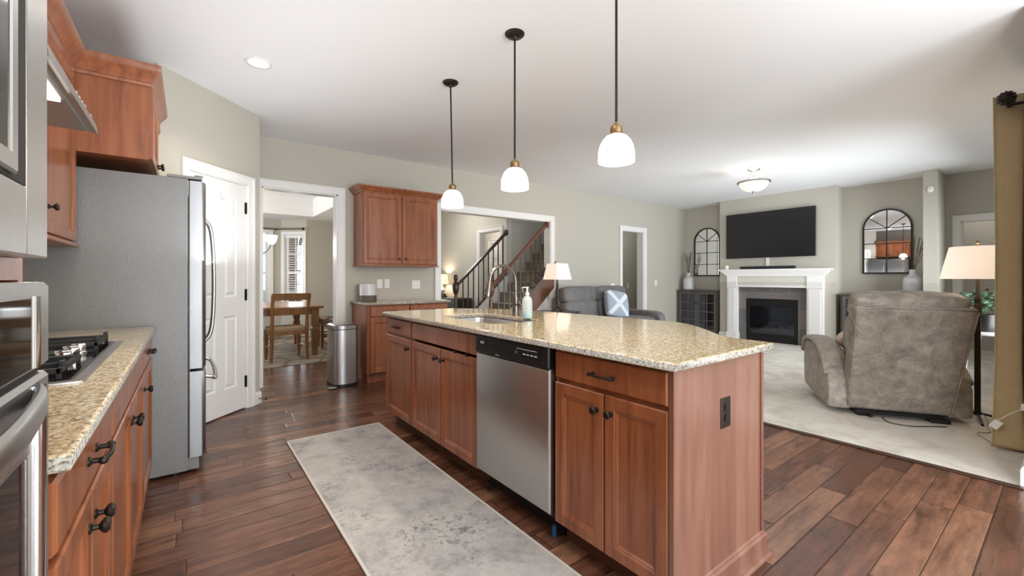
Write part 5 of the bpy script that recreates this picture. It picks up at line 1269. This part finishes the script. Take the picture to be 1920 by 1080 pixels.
for sg in (-1, 1):
    m = MB(); m.ell((sg * .85, -.12, .33), (.095, .45, .29), .35, None, 36, 18); m.build('armrest', 'leather2', t, smooth=True, auto=0)
m = MB(); m.box(-.78, .78, -.50, .30, .03, .32); m.box(-.80, .80, .28, .44, .03, .86); m.build('frame', 'leather2', t, bevel=.03)
m = MB(); m.box(-.7, .7, -.4, .35, 0, .035); m.build('base', 'black', t)
m = MB()
def pil(q):
    f_ = 1 - .35 * ((abs(q.x) / .22) ** 2 + (abs(q.z) / .22) ** 2) / 2; return Vector((q.x, q.y * max(.25, f_), q.z))
m.ell((0, 0, 0), (.23, .085, .23), .38, None, 40, 20, pil); o = m.build('throw_pillow', 'xpillow', smooth=True, auto=0, origin=(0, 0, 0)); o.location = (5.80, 4.72, .745); o.rotation_euler = (R(-18), R(10), R(-12)); tag(o, 'pale blue throw pillow with white X stripes on the loveseat', 'pillow')
t = thing('end_table', 'black topped square end table beside the loveseat, carrying a lamp', 'end table', (4.33, 4.66, .006))
m = MB(); m.box(4.02, 4.62, 4.42, 4.90, .675, .705); m.build('table_top', 'darktable', t, bevel=.003)
for xx in (4.04, 4.56):
    for yy in (4.44, 4.84): MB().box(xx, xx + .04, yy, yy + .04, .006, .675).build('leg', 'darktable', t)
MB().box(4.05, 4.59, 4.45, 4.87, .18, .20).build('shelf', 'darktable', t)
tx, ty = 4.335, 4.62
t = thing('table_lamp', 'dark metal table lamp with lit cream square shade on the end table', 'table lamp', (tx, ty, .7055))
m = MB()
for a, b in ((.10, 0), (-.10, 0), (0, .10), (0, -.10)): m.hexa([Vector((tx + a, ty + b, .706)) + Vector(v) for v in ((-.01, -.01, 0), (.01, -.01, 0), (.01, .01, 0), (-.01, .01, 0))] + [Vector((tx, ty, .775)) + Vector(v) for v in ((-.012, -.012, 0), (.012, -.012, 0), (.012, .012, 0), (-.012, .012, 0))])
m.build('base', 'bronze', t)
m = MB(); m.box(tx - .013, tx + .013, ty - .013, ty + .013, .775, 1.12); m.cyl((tx, ty, 1.12), (tx, ty, 1.20), .012); m.build('pole', 'bronze', t)
m = MB(); b_, u_ = .148, .108
lo = [[(tx + sx * h, ty + sy * h, z) for sx, sy in ((-1, -1), (1, -1), (1, 1), (-1, 1))] for h, z in ((b_, 1.17), (u_, 1.405), (u_ - .003, 1.405), (b_ - .003, 1.17))]
m.ring_stack(lo + [lo[0]], cap=False); m.build('lamp_shade', 'shade', t)
m = MB(); m.ell((tx, ty, 1.27), (.028, .028, .04)); m.build('bulb', 'bulb', t, smooth=True)
m = MB(); m.cyl((tx, ty, 1.20), (tx, ty, 1.42), .003, seg=6); m.ell((tx, ty, 1.425), (.008, .008, .01)); m.build('finial', 'brass', t, smooth=True)
point('table_lamp_light', (tx, ty, 1.33), 4, (1, .74, .50), .04)

# ================================================================ STAIRCASE AND FOYER
SX, RISE, RUN, NST = 3.80, .187, .203, 10
YN, YF = 5.44, 6.47
t = thing('staircase', 'carpeted staircase climbing to the right behind the wide opening', 'stairs', (4.8, 5.95, 0))
for k in range(NST):
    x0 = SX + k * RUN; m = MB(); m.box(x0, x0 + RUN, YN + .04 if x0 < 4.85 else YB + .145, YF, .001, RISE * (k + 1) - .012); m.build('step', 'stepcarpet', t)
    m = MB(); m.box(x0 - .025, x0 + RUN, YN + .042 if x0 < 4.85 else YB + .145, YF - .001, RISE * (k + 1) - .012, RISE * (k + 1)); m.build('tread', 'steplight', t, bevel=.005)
sl = RISE / RUN
def zs_(x, off): return off + (x - SX) * sl
def band(y0_, y1_, xa, xb, lo_, hi_, nm, mat, par=t):
    m = MB(); m.hexa([(xa, y0_, zs_(xa, lo_)), (xb, y0_, zs_(xb, lo_)), (xb, y1_, zs_(xb, lo_)), (xa, y1_, zs_(xa, lo_)), (xa, y0_, zs_(xa, hi_)), (xb, y0_, zs_(xb, hi_)), (xb, y1_, zs_(xb, hi_)), (xa, y1_, zs_(xa, hi_))]); return m.build(nm, mat, par)
band(YB - .02, YN + .04, 3.76, 4.97, -.02, .37, 'skirt_board', 'railred'); band(YB - .035, YN + .05, 3.76, 4.97, .37, .40, 'stringer_cap', 'railwood')
m = MB(); m.face([(3.80, YN, .001), (4.86, YN, .001), (4.86, YN, zs_(4.86, -.02)), (3.80, YN, zs_(3.80, -.02))]); r_ = m; m.build('side_panel', 'white', t, solid=.02)
band(YF, YF + .03, 3.76, FX, -.25, .36, 'curb_panel', 'white'); band(YF - .015, YF + .045, 3.76, FX, .36, .39, 'curb_cap', 'railwood')
def railing(y, label, mat, xend):
    r = thing('stair_railing', label, 'railing', (3.70, y, 0), group='stair railings of the foyer staircase')
    m = MB(); m.lathe((3.69, y, .001), [(0, 0), (.05, 0), (.05, .16), (.035, .19), (.028, .3), (.034, .6), (.028, .85), (.022, .90), (.04, .93), (.055, 1.0), (.055, 1.06), (.035, 1.12), (.02, 1.13), (.03, 1.16), (.040, 1.20), (.03, 1.245), (0, 1.255)], 20); m.build('newel_post', mat, r, smooth=True)
    a = Vector((3.72, y, 1.075)); b = Vector((xend, y, 1.075 + (xend - 3.72) * sl)); d = (b - a).normalized(); up = Vector((-d.z, 0, d.x)); sd = Vector((0, 1, 0))
    pr = [(-.028, -.02), (.028, -.02), (.032, .0), (.024, .022), (0, .03), (-.024, .022), (-.032, 0)]
    m = MB(); m.ring_stack([[p + sd * s_ + up * u_ for s_, u_ in pr] for p in (a, b)]); m.build('handrail', mat, r)
    m = MB(); m.lathe(b, [(0, -.02), (.055, -.02), (.06, -.008), (.06, .006), (.045, .018), (0, .02)], 20, axis_mat(Vector((1, 0, 0)))); m.build('rosette', mat, r, smooth=True)
    n_ = int((xend - 3.80) / .1075)
    for k in range(n_):
        x = 3.835 + k * .1075; z1 = 1.055 + (x - 3.72) * sl; z0 = zs_(x, .39)
        m = MB(); m.tube([(x, y, z0), (x, y, z0 + .12), (x, y, z0 + .14), (x, y, z1)], [.017, .017, .013, .011], 8); m.build('baluster', 'bronze' if mat == 'railwood' else 'railwood', r, smooth=True)
    return r
railing(YN - .03, 'near red-brown stair railing ending against right jamb of the wide opening', 'railred', 4.83)
railing(YF + .015, 'far dark stair railing ending at the grey foyer wall corner', 'railwood', 4.775)
t = thing('console_table', 'dark console table against the foyer wall with a yellow lamp', 'console table', (4.6, 8.35, 0))
m = MB(); m.box(4.42, 4.77, 7.68, 9.05, .74, .77); m.build('table_top', 'darktable', t, bevel=.003)
MB().box(4.44, 4.765, 7.72, 9.0, .52, .7395).build('drawer_box', 'darktable', t)
for xx in (4.44, 4.72):
    for yy in (7.72, 8.96): MB().box(xx, xx + .04, yy, yy + .04, 0, .52).build('leg', 'darktable', t)
MB().box(4.45, 4.76, 7.74, 8.98, .15, .17).build('shelf', 'darktable', t)
t = thing('table_lamp', 'lamp with glass ball stem and yellow drum shade on the foyer console', 'table lamp', (4.6, 8.72, .7705))
m = MB(); m.lathe((4.6, 8.72, .7705), [(0, 0), (.09, 0), (.09, .01), (.03, .03), (.02, .05), (0, .05)], 20); m.build('base', 'bronze', t, smooth=True)
m = MB(); m.lathe((4.6, 8.72, .82), [(.015, 0), (.04, .02), (.06, .06), (.07, .10), (.05, .15), (.02, .17), (.03, .19), (.012, .22), (0, .23)], 24); m.build('glass_stem', 'ceramic', t, smooth=True)
m = MB(); m.lathe((4.6, 8.72, 1.05), [(.155, 0), (.13, .225), (.127, .225), (.152, 0)], 32, cap=False); m.build('lamp_shade', 'shade_y', t, smooth=True, auto=0)
m = MB(); m.ell((4.6, 8.72, 1.13), (.025, .025, .04)); m.build('bulb', 'bulb', t, smooth=True)
point('foyer_lamp_light', (4.6, 8.72, 1.20), 5, (1, .82, .58), .03)
t = thing('figurine', 'small dark sculpted figurine at the foot of yellow foyer lamp', 'figurine', (4.55, 8.52, .7705))
m = MB(); m.ell((4.55, 8.52, .785), (.05, .09, .015), .6); m.ell((4.55, 8.49, .82), (.03, .03, .035)); m.ell((4.55, 8.56, .81), (.025, .03, .025)); m.build('body', 'bronze', t, smooth=True)
t = thing('ottoman', 'dark woven storage basket on foyer floor before the console', 'basket', (4.2, 7.9, 0))
m = MB(); m.ring_stack([[(x, y, z) for x, y in rrect(4.02 - g, 4.40 + g, 7.5 - g, 8.0 + g, .08)] for z, g in ((.0, -.03), (.3, 0), (.5, .01), (.5, -.015), (.05, -.04))]); m.build('basket_body', 'darktable', t, smooth=True)
area('foyer_ceiling_glow', (3.7, 7.6, 3.05), (0, 0, 0), .5, .5, 22, (1, .95, .88))
area('hall_glow', (5.4, 8.2, 3.0), (0, 0, 0), .4, .4, 14, (1, .95, .9))
area('hallway_glow', (7.6, 6.05, 2.7), (0, 0, 0), .3, .3, 6, (1, .95, .9))
area('side_room_glow', (9.8, .9, 2.7), (0, 0, 0), .3, .3, 5, (1, .95, .9))

# ================================================================ DINING ROOM
tag(MB().box(-.75, 2.30, 6.48, 9.2, .0005, .012).build('dining_rug', 'diningrug'), 'patterned tan and blue area rug under the dining table', 'rug')
t = thing('dining_table', 'honey oak dining table with square tapering legs in the dining room', 'table', (.75, 7.75, .0125))
m = MB(); m.box(-.20, 1.66, 6.98, 8.55, .73, .765); m.build('table_top', 'oak_h', t, bevel=.006)
m = MB(); m.box(-.12, 1.58, 7.05, 7.075, .64, .7295); m.box(-.12, 1.58, 8.45, 8.475, .64, .7295); m.box(-.12, -.095, 7.075, 8.45, .64, .7295); m.box(1.555, 1.58, 7.075, 8.45, .64, .7295); m.build('apron', 'oak_h', t)
for xx in (-.09, 1.55):
    for yy in (7.07, 8.46):
        m = MB(); m.ring_stack([[(xx + sx * h, yy + sy * h, z) for sx, sy in ((-1, -1), (1, -1), (1, 1), (-1, 1))] for h, z in ((.03, .0125), (.04, .03), (.035, .06), (.052, .42), (.038, .45), (.05, .48), (.052, .7295))]); m.build('leg', 'oak', t)
def chair(label, loc, rz, seatmat='cushion'):
    """front towards local +Y"""
    t = thing('dining_chair', label, 'chair', loc, rz, group='oak dining chairs round the table', local=True)
    for sx in (-1, 1):
        m = MB(); m.tube([(sx * .215, -.20, 0), (sx * .205, -.20, .25), (sx * .205, -.20, .45), (sx * .205, -.215, .62), (sx * .21, -.255, .80), (sx * .215, -.30, .94)], [.019, .022, .025, .022, .020, .018], 4); m.build('back_post', 'oak', t)
        m = MB(); m.ring_stack([[(sx * .20 + a * h, .20 + b * h, z) for a, b in ((-1, -1), (1, -1), (1, 1), (-1, 1))] for h, z in ((.015, 0), (.022, .12), (.022, .43))]); m.build('leg', 'oak', t)
        MB().box(sx * .20 - .009, sx * .20 + .009, -.185, .185, .18, .205).build('stretcher', 'oak', t)
    def rail(z0, z1, y, bow, nm):
        m = MB(); m.ring_stack([[(x, y - bow * (1 - (x / .23) ** 2) + dy, z) for dy, z in ((-.011, z0), (.011, z0), (.011 - .02, z1), (-.011 - .02, z1))] for x in [-.225 + .45 * i / 10 for i in range(11)]]); return m.build(nm, 'oak_h', t)
    rail(.87, .965, -.275, .03, 'top_rail'); rail(.66, .76, -.225, .025, 'middle_rail')
    m = MB(); m.box(-.20, .20, -.20, -.18, .37, .43); m.box(-.20, .20, .18, .20, .37, .43); m.box(-.21, -.19, -.19, .19, .37, .43); m.box(.19, .21, -.19, .19, .37, .43); m.build('seat_frame', 'oak_h', t)
    m = MB(); m.ell((0, .005, .45), (.225, .215, .035), .35, None, 32, 12); m.build('seat_cushion', seatmat, t, smooth=True, auto=0)
    return t
c1 = chair('oak dining chair with tan seat, back to the camera at near side of table', (1.135, 6.93, .0125), R(4)); c1.scale = (1.1, 1, 1)
c2 = dup(c1, (.55, 9.0, .0125), R(180), 'oak dining chair at far side of the table by the bay window')
c4 = chair('oak dining chair draped with striped cover at right end of table, nearer', (2.0, 7.45, .0125), R(92), 'plaid')
c5 = dup(c4, (2.0, 8.15, .0125), R(90), 'oak dining chair draped with striped cover at right end of table, farther')
c6 = dup(c1, (.35, 6.80, .0125), R(-6), 'oak dining chair at near side of table, left one mostly hidden by pantry wall')
def drape(loc, lab):
    m = MB(); L = []
    for yy in [-.19, -.12, -.04, .04, .12, .19]: L.append([(x, yy, z) for x, z in ((.27, .62), (.29, .80), (.305, .95), (.33, .992), (.355, .97), (.345, .80), (.33, .60))])
    m.ring_stack(L, closed=False); o = m.build('chair_cover', 'plaid', smooth=True, solid=.008, auto=0, origin=(0, 0, 0)); o.location = loc; tag(o, lab, 'blanket', 'striped covers over the dining chair backs'); return o
drape((1.985, 7.45, .0), 'striped cover over the back of nearer right-end dining chair'); drape((1.985, 8.15, .0), 'striped cover over the back of farther right-end dining chair')
for x, y, lb in ((1.15, 8.25, 'right dark grey cushion on the dining table'), (.72, 8.2, 'left dark grey cushion on the dining table')):
    pass
# chandelier
hx, hy_ = .80, 7.85
t = thing('chandelier', 'dark iron chandelier with lit glass bowls over dining table', 'chandelier', (hx, hy_, 2.74), local=True)
CD = -.24
m = MB(); m.lathe((0, 0, 0), [(0, 0), (.06, 0), (.05, -.02), (.01, -.03), (0, -.03)], 20); m.cyl((0, 0, -.02), (0, 0, -.55 + CD), .006, seg=8); m.lathe((0, 0, -.95 + CD), [(0, 0), (.02, .01), (.03, .05), (.015, .1), (.02, .2), (.035, .25), (.012, .32), (.012, .40), (0, .41)], 18); m.build('stem', 'black', t, smooth=True)
for k in range(5):
    a = R(-5 + 72 * k); dx, dy = math.cos(a), math.sin(a)
    m = MB(); m.tube(smoothpath([(0.02 * dx, .02 * dy, -.86 + CD), (.10 * dx, .10 * dy, -.93 + CD), (.20 * dx, .20 * dy, -.88 + CD), (.27 * dx, .27 * dy, -.76 + CD)], 6), .008, 8); ar = m.build('arm', 'black', t, smooth=True)
    m = MB(); m.lathe((.27 * dx, .27 * dy, -.77 + CD), [(.02, 0), (.05, .02), (.075, .06), (.085, .12), (.095, .15), (.09, .15), (.08, .12), (.07, .06), (.045, .024)], 24, cap=False); m.build('glass_bowl', 'alabaster', ar, smooth=True, auto=0)
point('chandelier_light', (hx, hy_, 1.75), 28, (1, .9, .75), .15)
for m_ in list(bpy.data.meshes):
    if m_.users == 0: bpy.data.meshes.remove(m_)
